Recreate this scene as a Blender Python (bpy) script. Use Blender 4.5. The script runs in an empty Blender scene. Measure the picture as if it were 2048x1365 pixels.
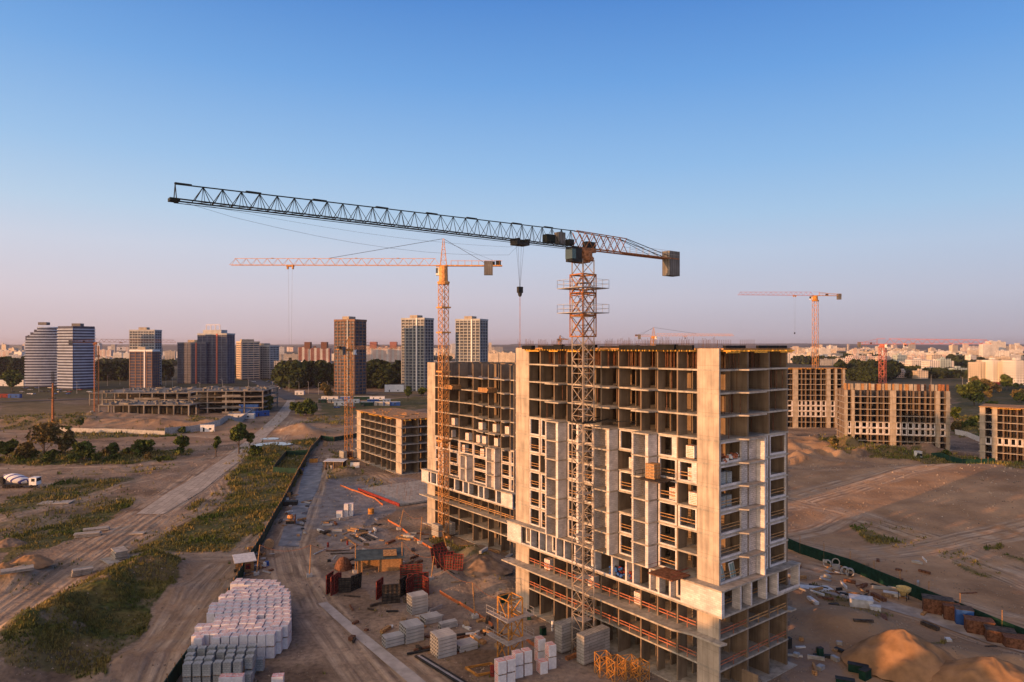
import bpy, math, random
import numpy as np
from mathutils import Vector, Matrix

sc = bpy.context.scene
COL = sc.collection
R = math.radians
random.seed(7)
rng = np.random.default_rng(7)

# ---------------------------------------------------------------- camera, sky, sun, exposure
CH, F, HZ = 44.0, 1365.0, 693.0          # camera height, focal length and horizon row of the 2048 px photograph
cam_d = bpy.data.cameras.new('camera'); cam = bpy.data.objects.new('camera', cam_d); COL.objects.link(cam)
cam_d.lens = 24.0; cam_d.sensor_width = 36.0; cam_d.shift_y = (HZ - 682.5) / 2048
cam_d.clip_start = 0.5; cam_d.clip_end = 40000
cam.location = (0, 0, CH); cam.rotation_euler = (R(90), 0, 0)
sc.camera = cam

SUN_EL = 6.2
LD = Vector((0.839, 0.545, 0)).normalized()          # horizontal travel of the sunlight
w = bpy.data.worlds.new('World'); sc.world = w; w.use_nodes = True
nt = w.node_tree; nt.nodes.clear()
def wn(t, **k):
    n = nt.nodes.new(t)
    for a, b in k.items(): setattr(n, a, b)
    return n
out = wn('ShaderNodeOutputWorld'); bg = wn('ShaderNodeBackground')
sky = wn('ShaderNodeTexSky', sky_type='NISHITA', sun_disc=False)
sky.sun_elevation = R(SUN_EL); sky.sun_rotation = math.atan2(-LD.x, -LD.y)
sky.air_density = 1.2; sky.dust_density = 1.6; sky.ozone_density = 2.0
tc = wn('ShaderNodeTexCoord'); sp = wn('ShaderNodeSeparateXYZ'); nt.links.new(tc.outputs['Generated'], sp.inputs[0])
ramp = wn('ShaderNodeValToRGB'); nt.links.new(sp.outputs['Z'], ramp.inputs[0])
stops = [(0.0, (0.45, 0.38, 0.42)), (0.012, (0.60, 0.515, 0.565)), (0.068, (0.66, 0.64, 0.735)), (0.133, (0.60, 0.70, 0.86)),
         (0.181, (0.48, 0.685, 0.91)), (0.25, (0.335, 0.59, 0.92)), (0.358, (0.18, 0.43, 0.86)), (0.4526, (0.10, 0.30, 0.74)), (0.6, (0.05, 0.17, 0.46)), (1.0, (0.025, 0.08, 0.25))]
el = ramp.color_ramp.elements
while len(el) < len(stops): el.new(0.5)
for e, (p, c) in zip(el, stops): e.position = p; e.color = (*c, 1)
# the side away from the sunset is a little duller near the horizon
mr = wn('ShaderNodeMapRange'); mr.inputs[1].default_value = -0.6; mr.inputs[2].default_value = 0.6
mr.inputs[3].default_value = 1.0; mr.inputs[4].default_value = 0.0
nt.links.new(sp.outputs['X'], mr.inputs[0])
mx = wn('ShaderNodeMix', data_type='RGBA', blend_type='MULTIPLY'); nt.links.new(ramp.outputs[0], mx.inputs[6])
tint = wn('ShaderNodeMix', data_type='RGBA'); nt.links.new(mr.outputs[0], tint.inputs[0])
tint.inputs[6].default_value = (0.80, 0.86, 0.93, 1); tint.inputs[7].default_value = (1.10, 1.0, 0.96, 1)
nt.links.new(tint.outputs[2], mx.inputs[7]); mx.inputs[0].default_value = 1.0
scl = wn('ShaderNodeMix', data_type='RGBA', blend_type='MULTIPLY'); scl.inputs[0].default_value = 1
nt.links.new(sky.outputs[0], scl.inputs[6]); scl.inputs[7].default_value = (0.9, 0.9, 0.9, 1)
div = wn('ShaderNodeMix', data_type='RGBA'); div.inputs[0].default_value = 0.92
nt.links.new(scl.outputs[2], div.inputs[6])
# ramp colours are written for strength 1: scaled up to sit in the background at strength 0.1
up = wn('ShaderNodeMix', data_type='RGBA', blend_type='MULTIPLY'); up.inputs[0].default_value = 1
up.inputs[7].default_value = (10, 10, 10, 1); up.clamp_result = False; up.clamp_factor = False
nt.links.new(mx.outputs[2], up.inputs[6]); nt.links.new(up.outputs[2], div.inputs[7])
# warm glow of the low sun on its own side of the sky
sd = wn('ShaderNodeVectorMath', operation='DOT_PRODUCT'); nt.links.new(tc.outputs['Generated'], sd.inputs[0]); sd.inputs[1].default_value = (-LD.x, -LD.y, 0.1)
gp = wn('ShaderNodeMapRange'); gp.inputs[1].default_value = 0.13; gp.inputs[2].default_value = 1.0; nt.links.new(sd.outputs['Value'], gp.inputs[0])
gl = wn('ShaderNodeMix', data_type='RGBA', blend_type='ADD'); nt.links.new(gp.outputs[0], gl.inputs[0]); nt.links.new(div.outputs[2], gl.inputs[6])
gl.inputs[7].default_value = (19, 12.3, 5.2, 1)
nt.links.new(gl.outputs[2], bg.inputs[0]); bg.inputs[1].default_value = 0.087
nt.links.new(bg.outputs[0], out.inputs[0])

sl = bpy.data.lights.new('sun', 'SUN'); so = bpy.data.objects.new('sun', sl); COL.objects.link(so)
sl.energy = 5.0; sl.angle = R(0.6); sl.color = (1.0, 0.45, 0.165)
ld = Vector((LD.x, LD.y, -math.tan(R(SUN_EL)))).normalized()
so.rotation_euler = ld.to_track_quat('-Z', 'Y').to_euler(); so.location = (-50, -50, 100)
sc.view_settings.view_transform = 'Standard'; sc.view_settings.look = 'None'
sc.view_settings.exposure = 0.2; sc.view_settings.gamma = 1.0
try: sc.view_settings.use_curve_mapping = False
except Exception: pass

# ---------------------------------------------------------------- placing helpers
def PX(px, Y): return (px - 1024) / F * Y
def G(px, py, z=0.0):
    Y = (CH - z) * F / (py - HZ); return (PX(px, Y), Y)
def ZAT(py, Y): return CH - (py - HZ) * Y / F

def _hash(ix, iy, s):
    n = (ix * 374761393 + iy * 668265263 + s * 1442695041) & 0x7fffffff
    n = (n ^ (n >> 13)) * 1274126177 & 0x7fffffff
    return ((n ^ (n >> 16)) & 0xffff) / 65535.0
def vnoise(x, y, s=0):
    x = np.asarray(x, float); y = np.asarray(y, float)
    ix = np.floor(x).astype(np.int64); iy = np.floor(y).astype(np.int64); fx = x - ix; fy = y - iy
    fx = fx * fx * (3 - 2 * fx); fy = fy * fy * (3 - 2 * fy)
    a = _hash(ix, iy, s); b = _hash(ix + 1, iy, s); c = _hash(ix, iy + 1, s); d = _hash(ix + 1, iy + 1, s)
    return (a * (1 - fx) + b * fx) * (1 - fy) + (c * (1 - fx) + d * fx) * fy
def fbm(x, y, s=0, o=4):
    t = 0; a = 0.5
    for i in range(o):
        t = t + a * vnoise(x, y, s + i); x = x * 2.03 + 5.2; y = y * 2.03 + 1.7; a *= 0.5
    return t / (1 - 0.5 ** o)

# ---------------------------------------------------------------- mesh builder
class MB:
    def __init__(s): s.V = []; s.Q = []; s.T = []; s.n = 0; s.M = []; s.mi = 0
    def add(s, v, q=None, t=None):
        v = np.asarray(v, float); s.V.append(v)
        if q is not None and len(q): s.Q.append(np.asarray(q, np.int64) + s.n)
        if t is not None and len(t): s.T.append(np.asarray(t, np.int64) + s.n)
        s.n += len(v); return s
    BQ = np.array([[0,3,2,1],[4,5,6,7],[0,1,5,4],[1,2,6,5],[2,3,7,6],[3,0,4,7]])
    def box(s, x0, x1, y0, y1, z0, z1):
        return s.add([(x0,y0,z0),(x1,y0,z0),(x1,y1,z0),(x0,y1,z0),(x0,y0,z1),(x1,y0,z1),(x1,y1,z1),(x0,y1,z1)], s.BQ)
    def cbox(s, c, d, rz=0, tilt=None):          # centred on its base
        dx, dy, dz = d[0] / 2, d[1] / 2, d[2]
        v = np.array([(-dx,-dy,0),(dx,-dy,0),(dx,dy,0),(-dx,dy,0),(-dx,-dy,dz),(dx,-dy,dz),(dx,dy,dz),(-dx,dy,dz)])
        if tilt:
            a, ax = tilt; m = np.array(Matrix.Rotation(a, 3, ax)); v = v @ m.T
        cz, sz = math.cos(rz), math.sin(rz)
        v = v @ np.array([[cz, sz, 0], [-sz, cz, 0], [0, 0, 1]]) + np.array(c)
        return s.add(v, s.BQ)
    def bar(s, p, q, r, n=4, r2=None):
        p = np.array(p, float); q = np.array(q, float); d = q - p; L = np.linalg.norm(d)
        if L < 1e-6: return s
        d /= L; a = np.array([0, 0, 1.]) if abs(d[2]) < .9 else np.array([1., 0, 0])
        u = np.cross(d, a); u /= np.linalg.norm(u); v = np.cross(u, d)
        th = np.arange(n) * 2 * math.pi / n + math.pi / n
        ring = np.outer(np.cos(th), u) + np.outer(np.sin(th), v)
        V = np.vstack([p + ring * r, q + ring * (r if r2 is None else r2)])
        i = np.arange(n); j = (i + 1) % n
        s.add(V, np.stack([i, i + n, j + n, j], 1))
        if n == 4: s.Q.append(np.array([[0,1,2,3],[7,6,5,4]]) + s.n - 8)
        else:
            k = np.arange(1, n - 1); b = s.n - 2 * n
            s.T.append(np.stack([0 * k, k, k + 1], 1) + b); s.T.append(np.stack([0 * k, k + 1, k], 1) + b + n)
        return s
    def path(s, pts, r, n=4):
        for a, b in zip(pts[:-1], pts[1:]): s.bar(a, b, r, n)
        return s
    def lathe(s, prof, n=12, c=(0,0,0)):
        th = np.arange(n) * 2 * math.pi / n
        V = np.vstack([np.stack([c[0] + r * np.cos(th), c[1] + r * np.sin(th), c[2] + z + 0 * th], 1) for r, z in prof])
        i = np.arange(n); j = (i + 1) % n
        return s.add(V, np.vstack([np.stack([i + k*n, j + k*n, j + (k+1)*n, i + (k+1)*n], 1) for k in range(len(prof) - 1)]))
    def prism(s, poly, z0, z1):                     # vertical extrusion of a polygon (convex or mildly concave)
        n = len(poly); V = [(x, y, z0) for x, y in poly] + [(x, y, z1) for x, y in poly]
        i = np.arange(n); j = (i + 1) % n
        s.add(V, np.stack([i, j, j + n, i + n], 1)); b = s.n - 2 * n
        cx = sum(p[0] for p in poly) / n; cy = sum(p[1] for p in poly) / n
        s.add([(cx, cy, z0), (cx, cy, z1)])
        s.T.append(np.stack([j + b, i + b, 0 * i + s.n - 2], 1)); s.T.append(np.stack([i + b + n, j + b + n, 0 * i + s.n - 1], 1))
        return s
    def quads(s, cen, size, nrm=None, asp=1.0):     # many small leaf-like quads
        n = len(cen); a = rng.normal(size=(n, 3)); a /= np.linalg.norm(a, axis=1)[:, None]
        b = rng.normal(size=(n, 3)); b -= a * (a * b).sum(1)[:, None]; b /= np.linalg.norm(b, axis=1)[:, None]
        sz = np.asarray(size).reshape(-1, 1) * np.ones((n, 1)) * .5
        V = np.stack([cen - a*sz - b*sz*asp, cen + a*sz*.7 - b*sz*asp, cen + a*sz + b*sz*asp, cen - a*sz*.7 + b*sz*asp], 1).reshape(-1, 3)
        return s.add(V, np.arange(4 * n).reshape(n, 4))
    def build(s, name, mat, parent=None, smooth=False, tag=None, link=True):
        me = bpy.data.meshes.new(name)
        V = np.vstack(s.V); nq = sum(len(a) for a in s.Q); ntr = sum(len(a) for a in s.T)
        Q = np.vstack(s.Q).ravel() if s.Q else np.zeros(0, np.int64); T = np.vstack(s.T).ravel() if s.T else np.zeros(0, np.int64)
        me.vertices.add(len(V)); me.vertices.foreach_set('co', V.ravel())
        L = np.concatenate([Q, T]); me.loops.add(len(L)); me.loops.foreach_set('vertex_index', L.astype(np.int32))
        me.polygons.add(nq + ntr)
        st = np.concatenate([np.arange(nq) * 4, nq * 4 + np.arange(ntr) * 3]).astype(np.int32)
        me.polygons.foreach_set('loop_start', st)
        me.update(calc_edges=True)
        # box-projected UVs in metres
        def nr(idx, k):
            P = V[idx.reshape(-1, k)]; m = np.cross(P[:, 2] - P[:, 0], P[:, min(3, k - 1)] - P[:, 1]) if k == 4 else np.cross(P[:, 1] - P[:, 0], P[:, 2] - P[:, 0])
            return np.repeat(np.abs(m), k, axis=0)
        N = np.vstack([x for x in ([nr(Q, 4)] if nq else []) + ([nr(T, 3)] if ntr else [])]); P = V[L]
        up = (N[:, 2] >= N[:, 0]) & (N[:, 2] >= N[:, 1]); xx = (~up) & (N[:, 0] > N[:, 1])
        U = np.where(xx, P[:, 1], P[:, 0]); W = np.where(up, P[:, 1], P[:, 2])
        uv = me.uv_layers.new(name='UVMap'); uv.data.foreach_set('uv', np.stack([U, W], 1).ravel().astype(np.float32))
        me.polygons.foreach_set('use_smooth', np.full(nq + ntr, bool(smooth)))
        me.materials.append(mat)
        o = bpy.data.objects.new(name, me); o.parent = parent
        if link: COL.objects.link(o)
        return o

def tag(o, label=None, cat=None, group=None, kind=None):
    if label: o['label'] = label
    if cat: o['category'] = cat
    if group: o['group'] = group
    if kind: o['kind'] = kind
    return o
def thing(name, label, cat, loc=(0,0,0), rz=0, group=None):
    o = bpy.data.objects.new(name, None); COL.objects.link(o); o.location = loc; o.rotation_euler = (0, 0, rz)
    o.empty_display_size = 0.5
    return tag(o, label, cat, group)
def one(mb, name, mat, label, cat, loc=(0,0,0), rz=0, group=None, smooth=False):
    o = mb.build(name, mat, smooth=smooth); o.location = loc; o.rotation_euler = (0, 0, rz); return tag(o, label, cat, group)
def dup(root, loc, rz=None, label=None, scale=None):
    r = root.copy(); COL.objects.link(r); r.location = loc
    if rz is not None: r.rotation_euler = (0, 0, rz)
    if label: r['label'] = label
    if scale: r.scale = scale
    for ch in root.children:
        c = ch.copy(); COL.objects.link(c); c.parent = r
        for g in ch.children:
            d = g.copy(); COL.objects.link(d); d.parent = c
    return r

# ---------------------------------------------------------------- materials
def nmat(name):
    m = bpy.data.materials.new(name); m.use_nodes = True; t = m.node_tree
    t.nodes['Principled BSDF'].inputs['Specular IOR Level'].default_value = .08      # dusty, matt surfaces
    return m, t, t.nodes['Principled BSDF']
def nd(t, ty, **k):
    n = t.nodes.new(ty)
    for a, b in k.items():
        if a.startswith('i_'): n.inputs[int(a[2:])].default_value = b
        else: setattr(n, a, b)
    return n
def noise_mix(t, c1, c2, scale, coord, detail=5, lo=.35, hi=.65, stretch=None):
    mp = coord
    if stretch:
        m = nd(t, 'ShaderNodeMapping'); m.inputs['Scale'].default_value = stretch; t.links.new(coord, m.inputs[0]); mp = m.outputs[0]
    n = nd(t, 'ShaderNodeTexNoise'); n.inputs['Scale'].default_value = scale; n.inputs['Detail'].default_value = detail
    t.links.new(mp, n.inputs['Vector'])
    r = nd(t, 'ShaderNodeMapRange'); r.inputs[1].default_value = lo; r.inputs[2].default_value = hi; t.links.new(n.outputs[0], r.inputs[0])
    x = nd(t, 'ShaderNodeMix', data_type='RGBA'); t.links.new(r.outputs[0], x.inputs[0])
    for i, c in ((6, c1), (7, c2)):
        if isinstance(c, tuple): x.inputs[i].default_value = (*c, 1)
        else: t.links.new(c, x.inputs[i])
    return x.outputs[2], n.outputs[0]
def simple(name, c, rough=.8, metal=0, var=.25, scale=1.5, bump=0.0, stretch=None, coord='Object'):
    m, t, b = nmat(name); tcn = nd(t, 'ShaderNodeTexCoord')
    c1 = tuple(x * (1 - var) for x in c); c2 = tuple(min(1, x * (1 + var)) for x in c)
    o, n = noise_mix(t, c1, c2, scale, tcn.outputs[coord], stretch=stretch)
    t.links.new(o, b.inputs['Base Color']); b.inputs['Roughness'].default_value = rough; b.inputs['Metallic'].default_value = metal
    if bump:
        bm = nd(t, 'ShaderNodeBump'); bm.inputs['Strength'].default_value = bump; bm.inputs['Distance'].default_value = .1
        t.links.new(n, bm.inputs['Height']); t.links.new(bm.outputs[0], b.inputs['Normal'])
    return m
def brick(name, c, mortar, bw, bh, ms=.02, rough=.85, var=.12, holes=0.0, hole_c=(.05,.045,.04)):
    m, t, b = nmat(name); tcn = nd(t, 'ShaderNodeTexCoord')
    br = nd(t, 'ShaderNodeTexBrick'); br.inputs['Scale'].default_value = 1; t.links.new(tcn.outputs['UV'], br.inputs['Vector'])
    br.inputs['Color1'].default_value = (*[x * (1 + var) for x in c], 1); br.inputs['Color2'].default_value = (*[x * (1 - var) for x in c], 1)
    br.inputs['Mortar'].default_value = (*mortar, 1); br.inputs['Brick Width'].default_value = bw; br.inputs['Row Height'].default_value = bh
    br.inputs['Mortar Size'].default_value = ms; br.inputs['Mortar Smooth'].default_value = .3
    o, n = noise_mix(t, (.8, .8, .8), (1.1, 1.1, 1.1), .7, tcn.outputs['Object'])
    mu = nd(t, 'ShaderNodeMix', data_type='RGBA', blend_type='MULTIPLY'); mu.inputs[0].default_value = 1
    t.links.new(br.outputs[0], mu.inputs[6]); t.links.new(o, mu.inputs[7]); cur = mu.outputs[2]
    if holes:
        wn_ = nd(t, 'ShaderNodeTexVoronoi', feature='F1'); wn_.inputs['Scale'].default_value = 1.0
        mp = nd(t, 'ShaderNodeMapping'); mp.inputs['Scale'].default_value = (2.2, 4.2, 1); t.links.new(tcn.outputs['UV'], mp.inputs[0]); t.links.new(mp.outputs[0], wn_.inputs['Vector'])
        r = nd(t, 'ShaderNodeMapRange'); r.inputs[1].default_value = .20; r.inputs[2].default_value = .25; r.inputs[3].default_value = holes; r.inputs[4].default_value = 0
        t.links.new(wn_.outputs['Distance'], r.inputs[0])
        x = nd(t, 'ShaderNodeMix', data_type='RGBA'); t.links.new(r.outputs[0], x.inputs[0]); t.links.new(cur, x.inputs[6]); x.inputs[7].default_value = (*hole_c, 1); cur = x.outputs[2]
    t.links.new(cur, b.inputs['Base Color']); b.inputs['Roughness'].default_value = rough
    return m
def concrete(name, c, panel=True, stain=.35):
    m, t, b = nmat(name); tcn = nd(t, 'ShaderNodeTexCoord')
    o, n = noise_mix(t, tuple(x * .80 for x in c), tuple(x * 1.12 for x in c), .45, tcn.outputs['Object'], detail=8)
    o2, n2 = noise_mix(t, (1 - stain,) * 3, (1.06, 1.05, 1.04), 1.0, tcn.outputs['Object'], detail=6, lo=.30, hi=.56, stretch=(1.4, 1.4, .16))
    mu = nd(t, 'ShaderNodeMix', data_type='RGBA', blend_type='MULTIPLY'); mu.inputs[0].default_value = .8
    t.links.new(o, mu.inputs[6]); t.links.new(o2, mu.inputs[7]); cur = mu.outputs[2]
    if panel:
        br = nd(t, 'ShaderNodeTexBrick'); br.offset = 0; t.links.new(tcn.outputs['UV'], br.inputs['Vector']); br.inputs['Scale'].default_value = 1
        br.inputs['Color1'].default_value = (1, 1, 1, 1); br.inputs['Color2'].default_value = (.91, .91, .91, 1); br.inputs['Mortar'].default_value = (.62, .6, .58, 1)
        br.inputs['Brick Width'].default_value = .82; br.inputs['Row Height'].default_value = 2.97; br.inputs['Mortar Size'].default_value = .018
        m2 = nd(t, 'ShaderNodeMix', data_type='RGBA', blend_type='MULTIPLY'); m2.inputs[0].default_value = 1
        t.links.new(cur, m2.inputs[6]); t.links.new(br.outputs[0], m2.inputs[7]); cur = m2.outputs[2]
    t.links.new(cur, b.inputs['Base Color']); b.inputs['Roughness'].default_value = .85
    bm = nd(t, 'ShaderNodeBump'); bm.inputs['Strength'].default_value = .25; bm.inputs['Distance'].default_value = .05
    t.links.new(n, bm.inputs['Height']); t.links.new(bm.outputs[0], b.inputs['Normal'])
    return m
M = {}
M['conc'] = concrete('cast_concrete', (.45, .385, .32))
M['conc_in'] = concrete('shaded_inner_concrete', (.22, .165, .12))  # cast concrete with the interior shade put into a darker colour
M['conc_far'] = concrete('far_concrete', (.36, .31, .25), panel=False)
M['slab'] = concrete('slab_concrete', (.39, .35, .30), panel=False, stain=.45)
M['block'] = brick('aerated_block', (.60, .56, .55), (.40, .38, .37), .62, .26, .016)
M['blockdot'] = brick('aerated_block_dabs', (.52, .48, .47), (.32, .30, .28), .62, .26, .03, holes=.75, hole_c=(.16, .14, .13))
M['steel'] = simple('galvanised_steel', (.36, .34, .33), .5, .3, .2)
M['jibgrey'] = simple('dark_grey_jib_paint', (.020, .024, .022), .6, 0, .3)
M['rust'] = simple('rusty_orange_paint', (.30, .13, .06), .7, .1, .45, 3)
M['mast'] = simple('weathered_mast_paint', (.33, .27, .22), .65, .2, .35, .6)
M['yellow'] = simple('ochre_yellow_paint', (.46, .21, .05), .55, .0, .3, 2)
M['orange'] = simple('orange_crane_paint', (.55, .27, .10), .55, .0, .3, 2)
M['redcrane'] = simple('red_crane_paint', (.45, .14, .10), .55, .0, .3, 2)
M['ballast'] = brick('ballast_block', (.34, .32, .30), (.12, .11, .10), 3.0, .42, .03)
M['cweight'] = brick('counterweight_block', (.15, .145, .14), (.08, .07, .06), .42, 9, .04)
M['rope'] = simple('steel_rope', (.03, .03, .032), .6)
M['ropepale'] = simple('pale_steel_rope', (.2, .2, .21), .6)
M['white'] = simple('white_paint', (.75, .74, .72), .6, 0, .1)
M['dark'] = simple('dark_metal', (.03, .03, .03), .6, 0, .3)
M['board'] = simple('timber_board', (.36, .20, .09), .8, 0, .4, 2.5, stretch=(1, 1, 4))
M['beam'] = simple('yellow_formwork_beam', (.62, .33, .06), .7, 0, .35, 2)
M['railred'] = simple('red_painted_rail', (.33, .12, .07), .7, 0, .25, 2)
M['railwood'] = simple('bare_wood_rail', (.42, .24, .11), .8, 0, .3, 2)
M['bitumen'] = simple('black_bitumen', (.015, .015, .016), .7)
M['brownsteel'] = simple('rusty_steel', (.16, .075, .045), .8, .2, .45, 3)
M['rebar'] = simple('rebar_steel', (.12, .075, .055), .8, .2, .3, 3)
M['pallet'] = simple('pallet_wood', (.30, .20, .12), .9, 0, .3, 4)
def glass(name, c=(.02, .025, .03), rough=.08):
    m, t, b = nmat(name); b.inputs['Base Color'].default_value = (*c, 1); b.inputs['Roughness'].default_value = rough
    b.inputs['Specular IOR Level'].default_value = .8; return m
M['glass'] = glass('window_glass')
# ---------------------------------------------------------------- ground: one sheet, with soil, grass and track masks
def GP(poly): return np.array([G(x, y) for x, y in poly])
def inpoly(x, y, P):
    ins = np.zeros(x.shape, bool); n = len(P); bb = (x > P[:,0].min()) & (x < P[:,0].max()) & (y > P[:,1].min()) & (y < P[:,1].max())
    if not bb.any(): return ins
    xs, ys = x[bb], y[bb]; r = np.zeros(xs.shape, bool)
    for i in range(n):
        x1, y1 = P[i]; x2, y2 = P[(i + 1) % n]
        if y1 == y2: continue
        r ^= ((y1 > ys) != (y2 > ys)) & (xs < (x2 - x1) * (ys - y1) / (y2 - y1) + x1)
    ins[bb] = r; return ins
def polydist(x, y, P):                   # (distance, signed side distance) to a polyline
    best = np.full(x.shape, 1e9); sd = np.zeros(x.shape)
    for (x1, y1), (x2, y2) in zip(P[:-1], P[1:]):
        dx, dy = x2 - x1, y2 - y1; L = math.hypot(dx, dy)
        t = np.clip(((x - x1) * dx + (y - y1) * dy) / L / L, 0, 1)
        ex, ey = x - x1 - t * dx, y - y1 - t * dy; d = np.hypot(ex, ey); m = d < best
        best = np.where(m, d, best); sd = np.where(m, (ex * dy - ey * dx) / L, sd)
    return best, sd

GRASS = [ ([(0,798),(180,812),(185,850),(0,862)], .55), ([(380,832),(480,842),(470,856),(380,852)], .5), ([(620,820),(700,830),(690,850),(620,845)], .5), ([(100,1050),(240,1015),(262,1003),(262,985),(200,995),(60,1035),(0,1058),(0,1080)], .35), ([(360,1085),(500,1000),(560,1000),(520,1080),(470,1105)], .95), ([(500,1110),(470,1180),(420,1250),(400,1250),(455,1150),(490,1100)], .35),  # polygons in photograph pixels on flat ground, strength
 ([(480,898),(560,885),(640,878),(610,925),(590,965),(555,1020),(510,1085),(470,1105),(390,1112),(250,1112),(252,1092),(330,1052),(430,985),(455,960)], .95),
 ([(0,1000),(80,975),(140,962),(270,958),(262,972),(200,990),(120,1015),(60,1040),(0,1060)], .9),
 ([(0,1085),(100,1050),(190,1020),(250,1000),(262,1010),(225,1035),(170,1070),(80,1098),(0,1128)], .95),
 ([(0,1160),(60,1140),(170,1110),(180,1118),(100,1160),(0,1200)], .6),
 ([(0,1290),(50,1238),(130,1180),(200,1142),(300,1122),(385,1128),(350,1160),(320,1200),(290,1260),(235,1310),(215,1365),(0,1365)], 1.0),
 ([(0,905),(380,902),(350,922),(200,930),(0,934)], .9), ([(120,948),(350,926),(340,938),(200,948)], .6),
 ([(640,808),(700,806),(858,792),(858,816),(720,828),(640,832)], .9), ([(120,868),(370,858),(370,872),(120,880)], .7),
 ([(1705,1052),(1770,1044),(1858,1076),(1836,1090),(1760,1095),(1730,1080)], .8), ([(1888,1112),(1926,1100),(2012,1152),(1994,1160),(1908,1132)], .9),
 ([(1975,1095),(2010,1092),(2015,1104),(1985,1106)], .7), ([(2030,1120),(2060,1118),(2060,1135)], .7),
 ([(1640,872),(1700,870),(1745,895),(1700,912),(1650,905)], .6), ([(1730,900),(1950,915),(2060,955),(2060,975),(1900,938),(1750,918)], .7),
 ([(1908,755),(2060,735),(2060,815),(1955,875),(1908,875)], .9), ([(1610,1165),(1700,1178),(1790,1225),(1760,1262),(1700,1240),(1640,1205)], .45),
 ([(1690,1330),(1760,1330),(1900,1275),(1880,1300),(1790,1350)], .5), ([(0,742),(190,760),(530,782),(530,806),(160,796),(0,800)], .55),
 ([(540,782),(700,790),(850,778),(850,792),(640,806)], .5), ([(850,1075),(880,1070),(1010,1150),(1000,1165),(900,1120)], .55),
 ([(700,930),(760,958),(800,985),(770,985),(720,965),(670,960)], .3), ([(640,930),(668,905),(720,930),(690,960),(650,970)], .4)]
SANDP = [([(1577,868),(1740,900),(2060,965),(2060,1400),(1577,1400)], .75), ([(0,800),(400,835),(560,855),(860,850),(860,870),(400,885),(0,875)], .45),
 ([(215,1365),(290,1270),(350,1170),(400,1130),(500,1110),(440,1200),(330,1365)], .45), ([(1577,1230),(1700,1250),(1800,1300),(1700,1365),(1600,1310)], .2)]
WETP = [([(665,962),(740,950),(802,985),(792,1020),(745,1050),(600,1064),(620,1000)], .7), ([(620,925),(646,925),(642,965),(622,1005),(606,1050),(600,1095),(556,1095),(578,1040),(600,1000),(612,960)], 1.0),
 ([(640,1070),(860,1060),(1010,1180),(1030,1300),(900,1300),(760,1200),(660,1130)], .25), ([(640,1062),(760,1055),(800,1080),(690,1110),(640,1095)], .5), ([(1020,1230),(1250,1300),(1330,1365),(1000,1365)], .3),
 ([(770,955),(860,962),(860,1005),(800,980)], .6), ([(1577,1290),(1650,1290),(1700,1365),(1560,1365)], .25)]
TRACKS = [([(470,905),(400,960),(300,1030),(200,1100),(100,1165),(0,1235),(-120,1320)], 15), ([(-60,942),(200,940),(330,932),(450,912)], 16), ([(0,1042),(150,1002),(270,965),(340,950)], 6),
 ([(250,1095),(345,1050),(415,1015),(445,985),(432,965),(400,965)], 6), ([(150,1165),(220,1120),(300,1114),(480,1116)], 6), ([(520,1075),(430,1165),(330,1300),(280,1400)], 7), ([(470,1105),(380,1180),(300,1300)], 4),
 ([(800,1420),(700,1300),(630,1215),(592,1150),(575,1095),(598,1040),(628,960),(645,915)], 9), ([(700,1300),(800,1310),(900,1400)], 5), ([(1560,1150),(1700,1185),(1850,1235),(2100,1330)], 6),
 ([(1560,1085),(1700,1112),(1860,1095),(2100,1060)], 10), ([(1560,1075),(1640,1060),(1700,1035),(1560,1000)], 8), ([(1700,1035),(1850,1080),(2100,1180)], 12), ([(1577,1120),(1800,1180),(2100,1265)], 10),
 ([(1560,1010),(1800,965),(2060,935)], 14), ([(560,870),(640,865),(720,850)], 8), ([(0,868),(300,862),(480,880)], 9), ([(590,840),(560,880),(600,900)], 7), ([(645,915),(700,935),(760,950),(850,1010)], 5)]
ROAD_L = [(578,790),(572,806),(548,835),(498,878),(452,914),(398,950),(332,988),(272,1029)]
ROAD_R = [(592,790),(588,810),(576,832),(538,868),(503,905),(462,936),(402,984),(326,1029)]
ROAD_C = [((a[0]+b[0])/2, (a[1]+b[1])/2) for a, b in zip(ROAD_L, ROAD_R)]
_roadP = GP(ROAD_C)
MOUNDS = [  # px, py of the foot, height, radius x, radius y, turn
 (20,1330,3.2,7,10,.1),(110,1260,3.4,6,10,.1),(210,1200,3.0,6,9,.2),(290,1150,2.6,7,8,.3),(340,1190,1.6,3.5,4,0),(60,1150,1.6,4,5,.4),(20,1165,1.4,4,4,0),
 (235,1345,1.2,3,6,-.2),(330,1145,1.2,5,3,0),(960,1130,1.8,5,6,0),(1000,1175,1.4,4,5,.2),(690,945,1.6,6,8,0),(650,965,1.0,3,9,0),(580,862,2.2,12,8,0),(620,868,1.6,9,6,0),
 (520,895,1.2,8,6,0),(1720,896,2.6,14,7,0),(1852,906,2.2,8,5,0),(1700,1255,1.8,7,5,.3),(1900,1325,1.6,7,5,.3),(915,1165,1.8,5,5,0),(1600,1195,1.2,4,4,0),(940,1120,1.5,4,6,0),(605,865,3.0,9,7,0),(2040,1350,2.2,6,5,0),(1800,905,2.0,14,6,0),(1620,925,1.6,8,6,0),(1690,932,1.6,8,5,0),(1780,925,1.4,14,7,0),
 (1880,925,1.2,12,6,0),(110,845,4,40,14,0),(300,850,3.5,30,10,0),(430,855,3.5,22,9,0),(200,835,3,40,10,0),(2010,780,7,60,40,0),(1660,1240,1.0,7,5,0)]
_mnd = [(*G(px, py), h, a, b, c) for px, py, h, a, b, c in MOUNDS]
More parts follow.
